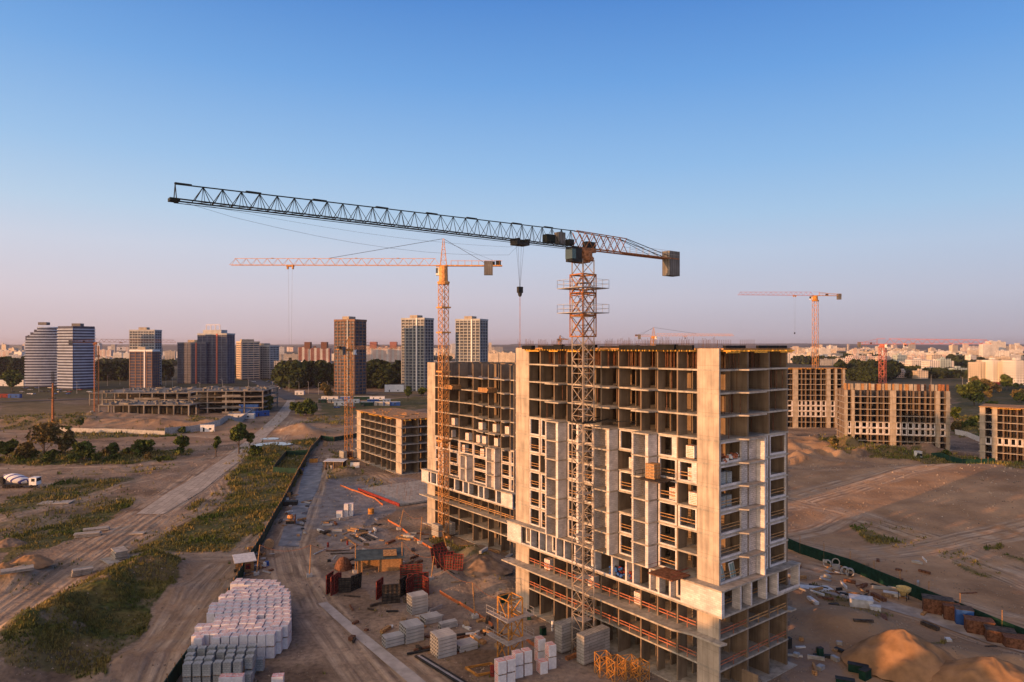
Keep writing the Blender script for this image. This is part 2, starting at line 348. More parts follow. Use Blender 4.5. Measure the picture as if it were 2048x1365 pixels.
# unseen earth bank added beside and behind the viewpoint to shade the yard
SHADE_BANK = [(-80, 12, 23), (-74, 19, 22), (-67, 26, 20), (-38, 10, 20), (-48, 20, 19), (-60, 32, 17.6), (-72, 46, 15.6), (-84, 60, 13.5), (-96, 72, 11), (-106, 82, 6.5)]
_heap = GP([(1572,872),(1650,880),(1740,905),(1720,918),(1572,930)])
_stripe = GP([(1560,1010),(1650,985),(1880,930),(1990,935),(2010,955),(1700,1022),(1560,1060)])
def height(x, y):
    x = np.asarray(x, float); y = np.asarray(y, float)
    d, _ = polydist(x, y, _roadP); flat = np.clip((d - 5) / 6, 0, 1)
    far = np.clip((y - 420) / 600, 0, 1)
    h = (fbm(x / 22, y / 22, 3) - .5) * .9 + (fbm(x / 4.5, y / 4.5, 9, 3) - .5) * .35
    site = ((x > -36) & (x < 60) & (y > 70) & (y < 215)); h = h * np.where(site, .25, 1)
    for mx, my, mh, a, b, c in _mnd:
        m = (np.abs(x - mx) < 4 * max(a, b)) & (np.abs(y - my) < 4 * max(a, b))
        if m.any():
            dx, dy = x[m] - mx, y[m] - my; u = dx * math.cos(c) + dy * math.sin(c); v = -dx * math.sin(c) + dy * math.cos(c)
            h[m] += mh * np.exp(-(u / a) ** 2 - (v / b) ** 2) * (.65 + .7 * fbm(x[m] / 4, y[m] / 4, 21, 3))
    h = h + 5.0 * np.clip((x + .35 * (y - 200) - 60) / 95, 0, 1) * np.clip((x + .35 * (y - 200) - 60) / 95, 0, 1) ** .3 * np.clip((252 - y) / 25, 0, 1) * np.clip((y - 130) / 50, 0, 1) * (x > 40)  # slope added to tilt the field towards the low sun
    for mx, my, mh in SHADE_BANK:
        m = (np.abs(x - mx) < 40) & (np.abs(y - my) < 40)
        if m.any(): h[m] = np.maximum(h[m], mh * np.exp(-((x[m] - mx) ** 2 + (y[m] - my) ** 2) / 130) * (.88 + .24 * fbm(x[m] / 5, y[m] / 5, 77, 3)))
    m = inpoly(x, y, _heap)
    if m.any(): h[m] += 4.2 * np.clip(vnoise(x[m] / 5.0, y[m] / 6, 31) - .25, 0, 1) ** 1.1
    return (h * (1 - .6 * far)) * flat
def hz(x, y): return float(height(np.array([x]), np.array([y]))[0])

k1 = np.concatenate([np.linspace(-5, -1.6, 50, endpoint=False), np.linspace(-1.6, -.80, 50, endpoint=False), np.linspace(-.80, .80, 500), np.linspace(.803, 1.6, 50)])
rows = [8.0]
while rows[-1] < 16000: rows.append(rows[-1] * (1.0062 if 84 < rows[-1] < 900 else 1.02))
Yr = np.array(rows); gx = Yr[:, None] * k1[None, :]; gy = np.repeat(Yr[:, None], len(k1), 1)
X1, Y1 = gx.ravel(), gy.ravel()
def masks(x, y):
    wx = x + (fbm(x / 6, y / 6, 41, 4) - .5) * 7 * (y / 200); wy = y + (fbm(x / 6, y / 6, 51, 4) - .5) * 10 * (y / 200)
    g = np.zeros(x.shape); sa = np.zeros(x.shape); we = np.zeros(x.shape)
    for P, s in GRASS: g = np.where(inpoly(wx, wy, GP(P)), np.maximum(g, s), g)
    for P, s in SANDP: sa = np.where(inpoly(wx, wy, GP(P)), np.maximum(sa, s), sa)
    for P, s in WETP: we = np.where(inpoly(wx * .6 + x * .4, wy * .6 + y * .4, GP(P)), np.maximum(we, s), we)
    tm = np.zeros(x.shape); td = np.zeros(x.shape)
    for P, wd in TRACKS:
        d, sd = polydist(x, y, GP(P)); m = np.clip((wd / 2 - d) / 1.2 + .5, 0, 1); u = m > tm
        tm = np.where(u, m, tm); td = np.where(u, sd, td)
    far = np.clip((y - 430) / 230, 0, 1) * .85 * (1 - np.clip(inpoly(x, y, GP([(540,770),(860,770),(860,805),(540,805)])), 0, 1))
    g = g * (1 - tm * .85) * np.clip((fbm(x / 9, y / 14, 61, 4) - .27) * 7, .62, 1)
    return g, sa, we, tm, td, far
mg, ms, mw, mt, mtd, mf = masks(X1, Y1)
Z1 = height(X1, Y1) - mt * .10 * (mg * 0 + 1) * (np.abs(np.sin(mtd * 1.6)) ** 3) * (Y1 < 400)
nr_, nc = gx.shape
idx = np.arange(nr_ * nc).reshape(nr_, nc)
gm = MB(); gm.add(np.stack([X1, Y1, Z1], 1), np.stack([idx[:-1, :-1], idx[:-1, 1:], idx[1:, 1:], idx[1:, :-1]], -1).reshape(-1, 4))

m, t, b = nmat('ground_soil')
def attr(n_): a = nd(t, 'ShaderNodeAttribute'); a.attribute_name = n_; return a.outputs['Fac']
tcn = nd(t, 'ShaderNodeTexCoord'); obc = tcn.outputs['Object']
def mixc(f, a, c_):
    x = nd(t, 'ShaderNodeMix', data_type='RGBA')
    for i, s in ((0, f), (6, a), (7, c_)):
        if isinstance(s, tuple): x.inputs[i].default_value = (*s, 1)
        elif isinstance(s, float): x.inputs[i].default_value = s
        else: t.links.new(s, x.inputs[i])
    return x.outputs[2]
def math_(op, a, c_):
    x = nd(t, 'ShaderNodeMath', operation=op)
    for i, s in ((0, a), (1, c_)):
        if isinstance(s, (int, float)): x.inputs[i].default_value = s
        else: t.links.new(s, x.inputs[i])
    return x.outputs[0]
dirt, _n = noise_mix(t, (.15, .105, .072), (.36, .268, .19), .09, obc, 8)
dirt2, n2 = noise_mix(t, (.55, .55, .56), (1.15, 1.12, 1.1), 1.3, obc, 7, .25, .6)
mu = nd(t, 'ShaderNodeMix', data_type='RGBA', blend_type='MULTIPLY'); mu.inputs[0].default_value = 1; t.links.new(dirt, mu.inputs[6]); t.links.new(dirt2, mu.inputs[7]); cur = mu.outputs[2]
sandc, _n = noise_mix(t, (.29, .170, .088), (.48, .30, .165), .12, obc, 8)
cur = mixc(attr('sand'), cur, sandc)
patch, pn = noise_mix(t, (0, 0, 0), (1, 1, 1), .045, obc, 7, .50, .66)
cur = mixc(math_('MULTIPLY', patch, .55), cur, (.17, .105, .065))
wet, _n = noise_mix(t, (.13, .135, .15), (.27, .27, .285), .35, obc, 7)
cur = mixc(attr('wet'), cur, wet)
# wheel tracks: streaks that follow the track
cx = nd(t, 'ShaderNodeCombineXYZ'); t.links.new(attr('trackd'), cx.inputs[0])
sn = nd(t, 'ShaderNodeTexNoise', noise_dimensions='3D'); sn.inputs['Scale'].default_value = 1.15; sn.inputs['Detail'].default_value = 5
wob = nd(t, 'ShaderNodeMapping'); wob.inputs['Scale'].default_value = (.03, .03, .03); t.links.new(obc, wob.inputs[0])
va = nd(t, 'ShaderNodeVectorMath', operation='ADD'); t.links.new(cx.outputs[0], va.inputs[0]); t.links.new(wob.outputs[0], va.inputs[1]); t.links.new(va.outputs[0], sn.inputs['Vector'])
sr = nd(t, 'ShaderNodeMapRange'); sr.inputs[1].default_value = .38; sr.inputs[2].default_value = .62; t.links.new(sn.outputs[0], sr.inputs[0])
trk = mixc(sr.outputs[0], (.18, .128, .088), (.48, .365, .26))
brk, _n = noise_mix(t, (0, 0, 0), (1, 1, 1), .22, obc, 6, .36, .60)
cur = mixc(math_('MULTIPLY', math_('MULTIPLY', attr('track'), .85), brk), cur, trk)
lt_, _n = noise_mix(t, (1, 1, 1), (1.18, 1.16, 1.14), .3, obc, 6); lm_ = nd(t, 'ShaderNodeMix', data_type='RGBA', blend_type='MULTIPLY'); t.links.new(attr('track'), lm_.inputs[0]); t.links.new(cur, lm_.inputs[6]); t.links.new(lt_, lm_.inputs[7]); cur = lm_.outputs[2]
gcol, gn = noise_mix(t, (.038, .060, .014), (.16, .125, .045), .16, obc, 9, .36, .62)
gcol2, gn2 = noise_mix(t, (.4, .4, .4), (1.3, 1.3, 1.2), 1.1, obc, 8, .3, .65)
mu2 = nd(t, 'ShaderNodeMix', data_type='RGBA', blend_type='MULTIPLY'); mu2.inputs[0].default_value = 1; t.links.new(gcol, mu2.inputs[6]); t.links.new(gcol2, mu2.inputs[7])
gr_ = nd(t, 'ShaderNodeMapRange', i_1=.26, i_2=.40); t.links.new(gn, gr_.inputs[0]); gf = math_('MULTIPLY', attr('grass'), gr_.outputs[0])
cur = mixc(gf, cur, mu2.outputs[2])
farc, _n = noise_mix(t, (.022, .032, .014), (.13, .115, .07), .006, obc, 9, .42, .68)
cur = mixc(attr('far'), cur, farc)
t.links.new(cur, b.inputs['Base Color']); b.inputs['Roughness'].default_value = .95
hh = math_('ADD', math_('MULTIPLY', n2, .5), math_('MULTIPLY', math_('MULTIPLY', sn.outputs[0], attr('track')), .5))
bm = nd(t, 'ShaderNodeBump'); bm.inputs['Strength'].default_value = .8; bm.inputs['Distance'].default_value = .5; t.links.new(hh, bm.inputs['Height']); t.links.new(bm.outputs[0], b.inputs['Normal'])
M['ground'] = m
go = gm.build('ground', m, smooth=True); tag(go, kind='structure')
for n_, v in (('grass', mg), ('sand', ms), ('wet', mw), ('track', mt), ('trackd', mtd), ('far', mf)):
    a = go.data.attributes.new(n_, 'FLOAT', 'POINT'); a.data.foreach_set('value', v.astype(np.float32))

# draped sheets: concrete slab road
def drape(LP, RP, name, mat, lift=.06, nx=6, step=3.0, kind='structure'):
    A, B = GP(LP), GP(RP); mb = MB(); P = []
    for i in range(len(A) - 1):
        L = max(1, int(math.hypot(*(A[i + 1] - A[i])) / step))
        for j in range(L + (i == len(A) - 2)):
            f = j / L; P.append((A[i] * (1 - f) + A[i + 1] * f, B[i] * (1 - f) + B[i + 1] * f))
    V = []; s = 0; uv = []
    for i, (a, c_) in enumerate(P):
        if i: s += np.linalg.norm((a + c_ - P[i-1][0] - P[i-1][1]) / 2)
        for q in range(nx):
            p = a * (1 - q / (nx - 1)) + c_ * q / (nx - 1); V.append((p[0], p[1], hz(p[0], p[1]) + lift)); uv.append((s, q / (nx - 1) * np.linalg.norm(c_ - a)))
    I = np.arange(len(P) * nx).reshape(len(P), nx)
    mb.add(V, np.stack([I[:-1, :-1], I[:-1, 1:], I[1:, 1:], I[1:, :-1]], -1).reshape(-1, 4)); o = mb.build(name, mat, smooth=True)
    if True:
        uvs = np.array(uv); li = np.zeros(len(o.data.loops), np.int32); o.data.loops.foreach_get('vertex_index', li)
        o.data.uv_layers[0].data.foreach_set('uv', uvs[li].ravel().astype(np.float32))
    return tag(o, kind=kind) if kind else o
M['roadslab'] = brick('concrete_road_slab', (.42, .35, .28), (.14, .11, .08), 6.0, 2.0, .05, var=.14)
drape(ROAD_L, ROAD_R, 'concrete_road', M['roadslab'])
drape([(612,925),(596,985),(575,1040),(556,1092)], [(646,925),(641,968),(618,1012),(598,1092)], 'wet_service_road', simple('wet_road_concrete', (.17, .17, .18), .55, 0, .4, .35), .05)
drape([(636,1208),(700,1266),(792,1345),(860,1405)], [(654,1204),(728,1266),(828,1345),(900,1405)], 'paved_road_edge', simple('dusty_paved_edge', (.42, .37, .33), .9, 0, .2, .5), .05)
drape([(1577,1172),(1720,1205),(1850,1240),(2080,1322)], [(1577,1162),(1720,1190),(1850,1222),(2080,1298)], 'site_path', simple('dusty_concrete_path', (.34, .29, .25), .9, 0, .25, .5), .05)
# far tarmac roads
def flatstrip(pts, wd, name, mat, z=.12):
    P = GP(pts); mb = MB(); V = []
    for i, p in enumerate(P):
        a = P[max(0, i - 1)]; c_ = P[min(len(P) - 1, i + 1)]; d = (c_ - a) / np.linalg.norm(c_ - a); n = np.array([-d[1], d[0]]) * wd / 2
        V += [(*(p + n), hz(*(p + n)) + z), (*(p - n), hz(*(p - n)) + z)]
    I = np.arange(len(V)).reshape(-1, 2); mb.add(V, np.stack([I[:-1, 0], I[:-1, 1], I[1:, 1], I[1:, 0]], 1)); return tag(mb.build(name, mat), kind='structure')
M['asphalt'] = simple('road_asphalt', (.085, .085, .09), .85, 0, .2, .1)
flatstrip([(590,800),(560,786),(530,770),(510,762),(505,752)], 16, 'asphalt_road', M['asphalt'], .3)
flatstrip([(0,805),(200,798),(380,790),(480,783),(560,786),(700,789),(900,792)], 9, 'far_asphalt_road', M['asphalt'], .25)
# puddles
def puddle(px, py, a, c_, nm='puddle', mat=None, lift=.10):
    x, y = G(px, py); th = np.linspace(0, 2 * math.pi, 28, endpoint=False)
    r = .7 + .6 * vnoise(np.cos(th) * 1.4 + px, np.sin(th) * 1.4 + py, 5)
    z = max(hz(x, y), hz(x + a * .5, y), hz(x - a * .5, y)) + lift
    V = [(x, y, z)] + [(x + a * r[i] * math.cos(th[i]), y + c_ * r[i] * math.sin(th[i]), z) for i in range(28)]
    mb = MB(); mb.add(V, t=[(0, i + 1, (i + 1) % 28 + 1) for i in range(28)]); return tag(mb.build(nm, mat or M['water']), kind='structure')
M['water'] = glass('puddle_water', (.10, .11, .12), .05)
puddle(548, 889, 7, 8); puddle(541, 878, 4.5, 4)

# grass and weeds standing on the soil
n_ = 300000
yy = 88 * (430 / 88) ** rng.random(n_); kk = rng.uniform(-.80, .80, n_); xx = yy * kk
g_, s_, w_, t_, td_, f_ = masks(xx, yy)
nz = fbm(xx / 5, yy / 5, 71, 3)
keep = (rng.random(n_) < g_ * np.clip((nz - .30) * 4, 0, 1)) | ((rng.random(n_) < .012) & (t_ < .1) & (xx < 0) & (w_ < .3))
xx, yy, nz = xx[keep], yy[keep], nz[keep]; zz = height(xx, yy)
def tufts(x, y, z, hs, name, mat):
    n = len(x); mb = MB(); V = []
    for k in range(4):
        a = rng.uniform(0, 6.28, n); wd = hs * rng.uniform(.25, .55, n); h = hs * rng.uniform(.6, 1.3, n); le = rng.uniform(-.5, .5, (n, 2)) * hs[:, None]
        off = rng.uniform(-.5, .5, (n, 2)) * hs[:, None]
        px_, py_ = x + off[:, 0], y + off[:, 1]
        A = np.stack([px_ - np.cos(a) * wd / 2, py_ - np.sin(a) * wd / 2, z - .05], 1); B = np.stack([px_ + np.cos(a) * wd / 2, py_ + np.sin(a) * wd / 2, z - .05], 1)
        D = np.stack([px_ + le[:, 0], py_ + le[:, 1], z + h], 1); V.append(np.stack([A, B, D], 1).reshape(-1, 3))
    V = np.vstack(V); mb.add(V, t=np.arange(len(V)).reshape(-1, 3)); return tag(mb.build(name, mat), kind='stuff')
def leafmat(name, c1, c2, sc_=.15, c3=None):
    m, t, b = nmat(name); tcn = nd(t, 'ShaderNodeTexCoord'); o, n = noise_mix(t, c1, c2, sc_, tcn.outputs['Object'], 4, .35, .65)
    gi = nd(t, 'ShaderNodeNewGeometry'); v = nd(t, 'ShaderNodeMapRange', i_3=.55, i_4=1.5); t.links.new(gi.outputs['Random Per Island'], v.inputs[0])
    mu = nd(t, 'ShaderNodeMix', data_type='RGBA', blend_type='MULTIPLY'); mu.inputs[0].default_value = 1; t.links.new(o, mu.inputs[6]); t.links.new(v.outputs[0], mu.inputs[7])
    t.links.new(mu.outputs[2], b.inputs['Base Color']); b.inputs['Roughness'].default_value = .85
    return m
M['grass'] = leafmat('grass_blades', (.055, .088, .018), (.24, .18, .060), .10)
tufts(xx, yy, zz, (.22 + .75 * nz * rng.random(len(xx)) ** 1.6) * np.clip(yy / 140, .8, 2.2), 'grass', M['grass'])

# loose stones and clods on the bare soil
n_ = 26000
yy = 88 * (330 / 88) ** rng.random(n_); kk = rng.uniform(-.80, .80, n_); xx = yy * kk
g_, s_, w_, t_, td_, f_ = masks(xx, yy); nz = fbm(xx / 3, yy / 3, 91, 3)
keep = rng.random(n_) < np.clip(1.1 - g_, 0, 1) * np.clip((nz - .35) * 3, .05, 1) * (1 - .75 * t_); xx, yy = xx[keep], yy[keep]; zz = height(xx, yy)
sz = rng.uniform(.07, .26, len(xx)) * np.clip(yy / 130, .8, 2); V = []
for d in ((1, 0, -.2), (-.5, .9, -.2), (-.5, -.9, -.2), (.1, .1, .8)): V.append(np.stack([xx + sz * (d[0] + rng.uniform(-.3, .3, len(xx))), yy + sz * (d[1] + rng.uniform(-.3, .3, len(xx))), zz + sz * d[2]], 1))
V = np.stack(V, 1).reshape(-1, 3); I = np.arange(len(xx))[:, None] * 4; mb = MB(); mb.add(V, t=np.vstack([I + [0, 1, 3], I + [1, 2, 3], I + [2, 0, 3]]))
tag(mb.build('stones', simple('stones_and_clods', (.30, .23, .17), .95, 0, .5, .2)), kind='stuff')
# ---------------------------------------------------------------- unfinished concrete frame buildings
# local x runs into the building from its street face, local y along the face, z up
def frame(name, label, loc, ang, zL, ztop, T, D, piers=(), white=(), seed=1, bal=(), balp=1.9, ballev=(), mid=(5.5, 9.8), cm='conc', top='props',
          rail=None, far=False, wskip=(), group=None, end_rail=None, slabover=.05, rightwin=True, SR=None, stubs=()):
    rd = random.Random(seed); root = thing(name, label, 'building', (*loc, 0), ang, group)
    Lh = T[-1]; n = len(zL); tops = list(zL[1:]) + [ztop]
    MB().box(-.9, D + .9, -.9, Lh + .9, -.6, .12).build('base_slab', M['slab'], root)
    SR = SR or [0, D * .395, D * .705, D]
    for i, z in enumerate(zL[1:], 1):
        mb = MB().box(-slabover, D + slabover, -slabover, Lh + slabover, z - .22, z)
        if i in ballev:
            for a, b_ in bal: mb.box(-balp, -slabover, a - .1, b_ + .1, z - .2, z - .004)
        mb.build('floor_slab', M['slab'], root)
    # walls across the building: a front, a middle and a back length on each grid line
    for y in T:
        e = 0 if 0 < y < Lh else 1; l1 = rd.choice([1.5, 1.9, 2.4]); q = D / 15.7; g0 = l1 + rd.choice([1.0, 1.3]); g1 = rd.choice([7.6, 8.8]) * q; g2 = g1 + 1.5
        y0 = min(max(y - .11, 0.004), Lh - .224)
        if e and y < 1: segs = [(0.02, .32), (SR[1] - .15, SR[1] + .15), (SR[2] - .12, SR[2] + .12), (SR[3] - .32, SR[3] - .02)]
        elif e: segs = [(.02, SR[1] - .15), (SR[1] + 1.2, SR[2] + .12), (SR[3] - 2.5, SR[3] - .02)]
        else: segs = [(.02, l1), (g0, g1), (g2, D - .02)]
        if T.index(y) in stubs: segs = [(.02, .5)]
        for s0, s1 in segs:
            mb = MB()
            for i in range(n): mb.box(s0, s1, y0, y0 + .22, zL[i] + (.12 if i == 0 else 0), tops[i] - (.22 if i < n - 1 else 0))
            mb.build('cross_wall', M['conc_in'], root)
    # walls along the building behind the face: one mesh for each stretch, through all storeys
    r2 = random.Random(seed * 31)
    def stack(x0, x1, y0, y1, nm='inner_wall'):
        mb = MB()
        for i in range(n): mb.box(x0, x1, y0, y1, zL[i] + (.12 if i == 0 else 0), tops[i] - (.22 if i < n - 1 else 0))
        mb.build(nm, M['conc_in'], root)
    for a, b_ in zip(T[:-1], T[1:]):
        if b_ - a < 1: continue
        u_ = r2.random()
        if u_ < .55: stack(mid[0], mid[0] + .2, b_ - .9 - r2.random() * .6, b_ - .14)
        if u_ > .3: stack(mid[1], mid[1] + .2, a + .12, a + (b_ - a) * r2.uniform(.3, .6))
        if r2.random() < .5: stack(D - .3, D - .08, a + .12 + (b_ - a) * r2.uniform(.3, .6), b_ - .15)
    for s_ in SR[1:-1]: stack(s_ - .1, s_ + .1, .24, min(5.4, Lh * .3))
    stack(D - .25, D - .03, .3, min(6.0, Lh * .3))
    for a, b_ in piers: MB().box(-.012, .26, a, b_, .12, ztop + .02).build('pier_wall', M[cm], root)
    # white block surrounds in the openings of the finished storeys
    r3 = random.Random(seed + 5)
    for i in white:
        za, zb = zL[i], tops[i] - .22
        for j, (a, b_) in enumerate(zip(T[:-1], T[1:])):
            if any(p0 <= (a + b_) / 2 <= p1 for p0, p1 in piers) or any(p0 <= (a + b_) / 2 <= p1 for p0, p1 in bal): continue
            if (i, j) in wskip or b_ - a < 1.0: continue
            a2, b2 = a + .12, b_ - .12; l = r3.choice([.22, .28, .28, .8]) if b_ - a > 3 else .22; r_ = .26
            if far: l, r_ = (b_ - a) * .22, (b_ - a) * .12
            mb = MB().box(.03, .30, a2, a2 + l, za, zb); mb.box(.03, .30, b2 - r_, b2, za, zb); mb.box(.04, .29, a2 + l, b2 - r_, za, za + (.45 if far else .2)); mb.box(.04, .29, a2 + l, b2 - r_, zb - .16, zb)
            w_ = mb.build('window_surround', M['block'], root)
            if rail and not far and i < white[0] + 5:
                rb = MB()
                for h in (.75, 1.15): rb.box(.14, .19, a2 + l, b2 - r_, za + h, za + h + .08)
                rb.build('guard_rail', M['railwood'], w_)
        if rightwin:
            for s0, s1 in zip(SR[:-1], SR[1:]):
                if far: continue
                e0, e1 = s0 + .16, s1 - .16; mb = MB()
                mb.box(e0, e0 + .3, .05, .32, za, zb); mb.box(e1 - .3, e1, .05, .32, za, zb); mb.box(e0 + .3, e1 - .3, .06, .31, za, za + .28); mb.box(e0 + .3, e1 - .3, .06, .31, zb - .25, zb)
                w_ = mb.build('window_surround', M['block'], root); rb = MB()
                if i < white[0] + 4:
                    for h in (.75, 1.15): rb.box(e0 + .3, e1 - .3, .14, .19, za + h, za + h + .08)
                    rb.build('guard_rail', M['railwood'], w_)
    if top == 'props':
        pr = MB()
        for k in range(int(Lh * D * (.22 if far else 1.3))):
            x, y = rd.uniform(.6, D - .5), rd.uniform(.5, Lh - .5)
            pr.bar((x, y, zL[-1]), (x, y, ztop - .3), .05 if not far else .12, 4)
        tag(pr.build('formwork_prop', M['brownsteel'], root), kind='stuff')
        dk = MB().box(-.35, D + .35, 3.3 if not far else -.3, Lh - 2.5 if not far else Lh + .3, ztop - .16, ztop + .05)
        if not far: dk.box(.4, D + .35, -.35, 3.3, ztop - .16, ztop + .05); dk.box(.4, D, Lh - 2.5, Lh + .2, ztop - .16, ztop + .05)
        dk.build('formwork_deck', M['board'], root)
        bm_ = MB(); y = .4
        while y < Lh:
            if not any(p0 - .2 <= y <= p1 + .2 for p0, p1 in piers) and rd.random() < .8: bm_.box(-.9 - .3 * rd.random(), 2.5, y, y + .12, ztop - .38, ztop - .18)
            y += .62 if not far else 1.6
        for x in np.arange(.8, D, .62 if not far else 2): bm_.box(x, x + .1, -.9 - .4 * rd.random(), 2, ztop - .38, ztop - .18)
        y = 3.3
        while y < Lh - 4:
            l = rd.uniform(2, 4.5)
            if rd.random() < .5: bm_.box(-.72, -.58, y, min(y + l, Lh - 3.6), ztop - .56, ztop - .38)
            y += l
        for s_ in np.arange(.5, D - 2, 6.1): bm_.box(s_, s_ + 2.8, -.8, -.66, ztop - .56, ztop - .38)
        bm_.build('formwork_beam', M['beam'], root)
        if not far:
            pn = MB(); y = 3.5
            while y < Lh - 4:
                l = rd.uniform(1.6, 3.6); hh_ = rd.uniform(.15, .5)
                if rd.random() < .7: pn.box(-.7 - rd.random() * .5, -.3, y, y + l, ztop - .14 - .1 * rd.random(), ztop + .06 + hh_)
                if rd.random() < .5: pn.cbox((rd.uniform(1, 6), y, ztop + .06), (rd.uniform(.8, 2), l, rd.uniform(.1, .6)), rd.uniform(-.3, .3))
                y += l + .1
            for s_ in np.arange(.4, D - 1, 2.4):
                if rd.random() < .8: pn.box(s_, s_ + 2.1, -.5 - rd.random() * .2, -.25, ztop + .06, ztop + .4)
            pn.build('edge_panel', M['bitumen'], root)
            y = .4
            for y in np.arange(.5, Lh, 3.6):
                rb = MB(); w_ = rd.uniform(1.5, 3)
                for yy_ in np.arange(y, min(y + w_, Lh), .2): rb.bar((.3 + rd.random() * .05, yy_, ztop), (.3 + rd.random() * .12, yy_ + rd.uniform(-.04, .04), ztop + rd.uniform(1.0, 1.6)), .022, 3)
                for yy_ in np.arange(y, min(y + w_, Lh), .3): rb.bar((D * .6, yy_ + .7, ztop), (D * .6, yy_ + .7, ztop + 1.2), .022, 3)
                rb.build('rebar_cluster', M['rebar'], root)
    return root
def rails(root, x, y0, y1, z, mat, along='y', step=3.3):
    a = y0
    while a < y1 - .3:
        e = min(a + step, y1); mb = MB()
        for h in (.62, 1.02):
            if along == 'y': mb.box(x, x + .05, a + .08, e - .08, z + h, z + h + .14)
            else: mb.box(a + .08, e - .08, x, x + .05, z + h, z + h + .14)
        if along == 'y': mb.box(x + .05, x + .12, (a + e) / 2, (a + e) / 2 + .09, z, z + 1.2)
        else: mb.box((a + e) / 2, (a + e) / 2 + .09, x + .05, x + .12, z, z + 1.2)
        mb.build('guard_rail', M[mat], root); a = e

ANG = math.atan2(.612, .79)
U = Vector((math.cos(ANG), math.sin(ANG))); Vv = Vector((-math.sin(ANG), math.cos(ANG)))
zM = [0, 3.7, 7.6, 11.1, 14.3, 17.4, 20.4, 23.4, 26.4, 29.3, 32.3, 35.3, 38.2, 41.1]
TM = [0, 3.24, 6.44, 9.79, 12.75, 16.95, 20.45, 24.4, 27.9, 30.95, 34.4, 37.3, 40.83]
PM = (25.66, 84.6)
BALM = [(9.8, 12.75), (17.0, 20.45), (27.9, 30.95)]
main = frame('unfinished_tower_block', 'large unfinished concrete apartment block nearest the camera, grey mast crane standing at its face', PM, ANG, zM, 43.7, TM, 15.7,
             piers=[(0, 3.24), (37.3, 40.83)], white=(4, 5, 6, 7, 8, 9), bal=BALM, ballev=(5, 6, 7, 8, 9, 10, 11, 12, 13), rail=True, wskip={(9, 1), (7, 1), (5, 1), (8, 6), (6, 4), (8, 4), (7, 9), (5, 6), (4, 1)}, SR=[0, 6.2, 11.1, 15.7], stubs=(1,))
def ML(x, y, z): # main local -> world
    return (PM[0] + U.x * x + Vv.x * y, PM[1] + U.y * x + Vv.y * y, z)
# balcony side walls: right wall with smooth white outer face, left wall with the mortar dabs
for i in (4, 5, 6, 7, 8, 9):
    za, zb = zM[i], zM[i + 1] - .2
    for a, b_ in BALM:
        MB().box(-1.86, -.06, a, a + .5, za, zb).build('balcony_wall', M['block'], main)
        MB().box(-1.86, .6, b_ - .32, b_, za, zb).build('balcony_wall', M['blockdot'], main)
        mb = MB().box(.35, .6, a + .52, a + 1.3, za, zb); mb.box(.35, .6, b_ - .9, b_ - .34, za, zb); mb.build('balcony_wall', M['blockdot'], main)
    MB().box(-1.0, -.06, 24.25, 24.7, za, zb).build('balcony_wall', M['block'], main)
    # right-hand face: balcony with its dabbed back wall and one bright side wall
    mb = MB().box(4.7, 6.02, -.03, .24, za, zb); mb.box(6.38, 8.0, -.03, .24, za, zb); mb.build('balcony_wall', M['blockdot'], main)
    MB().box(8.0, 8.32, -1.25, -.06, za, zb).build('balcony_wall', M['block'], main)
for i in range(5, 14):
    MB().prism([(3.6, -.06), (4.4, -1.35), (8.4, -1.35), (8.4, -.06)], zM[i] - .19, zM[i] - .005).build('balcony_slab', M['slab'], main)
pr = MB(); rq = random.Random(8)
for i in range(9, 13):
    for k in range(16): x_, y_ = (rq.uniform(.4, 15.2), rq.uniform(.2, 2.6)) if k < 11 else (rq.uniform(.2, 3), rq.uniform(6, 36)); pr.bar((x_, y_, zM[i] + .01), (x_, y_, zM[i + 1] - .22), .045)
tag(pr.build('steel_prop', M['brownsteel'], main), kind='stuff')
# projecting white storey that wraps the corner
P = 1.3
def zone(z0, z1, nm, p, mt='slab'):
    mb = MB().box(-p, -.055, -p, 41.6, z0, z1); mb.box(-.05, 16.6, -p, -.055, z0, z1); mb.build(nm, M[mt], main)
zone(10.86, 11.095, 'ledge', P); zone(14.10, 14.295, 'ledge', P + .12)
for a, b_, mt in ((-1.28, 2.9, 'block'), (2.9, 4.9, 'block'), (37.8, 41.55, 'block')): MB().box(-1.28, -.99, a, b_ - .005, 11.1, 14.095).build('parapet_panel', M[mt], main)
MB().box(-.98, -.06, 4.62, 4.88, 11.1, 14.09).build('parapet_panel', M['blockdot'], main)
MB().box(-.98, -.06, 41.25, 41.54, 11.1, 14.09).build('parapet_panel', M['block'], main)
MB().box(-.98, -.7, -1.27, -.99, 11.1, 14.09).build('parapet_panel', M['block'], main)
for y in (6.5, 8.4, 9.9, 12.9, 14.2, 16.9, 20.4, 24.6, 27.0, 28.9, 31.2, 33.0, 35.2): MB().box(-1.26, .02, y, y + .28, 11.1, 14.09).build('brick_fin', M['block'], main)
for a, b_ in ((5.0, 6.4), (8.7, 9.8), (13.2, 14.1), (20.7, 22.2), (29.2, 31.1), (35.5, 37.7)):
    mb = MB().box(-.3, -.06, a, a + .3, 11.1, 14.09); mb.box(-.3, -.06, b_ - .3, b_, 11.1, 14.09); mb.box(-.3, -.06, a + .3, b_ - .3, 11.1, 11.5); mb.build('window_surround', M['block'], main)
for x in (2.6, 4.9, 8.3, 11.0, 16.25): MB().box(x, x + .3, -1.26, -.06, 11.1, 14.09).build('brick_fin', M['block'], main)
MB().box(11.3, 16.2, -1.28, -1.2, 11.1, 11.45).build('parapet_panel', M['block'], main)
mb = MB().box(-1.28, -1.05, 4.9, 37.7, 11.1, 11.32); mb.build('parapet_panel', M['block'], main)
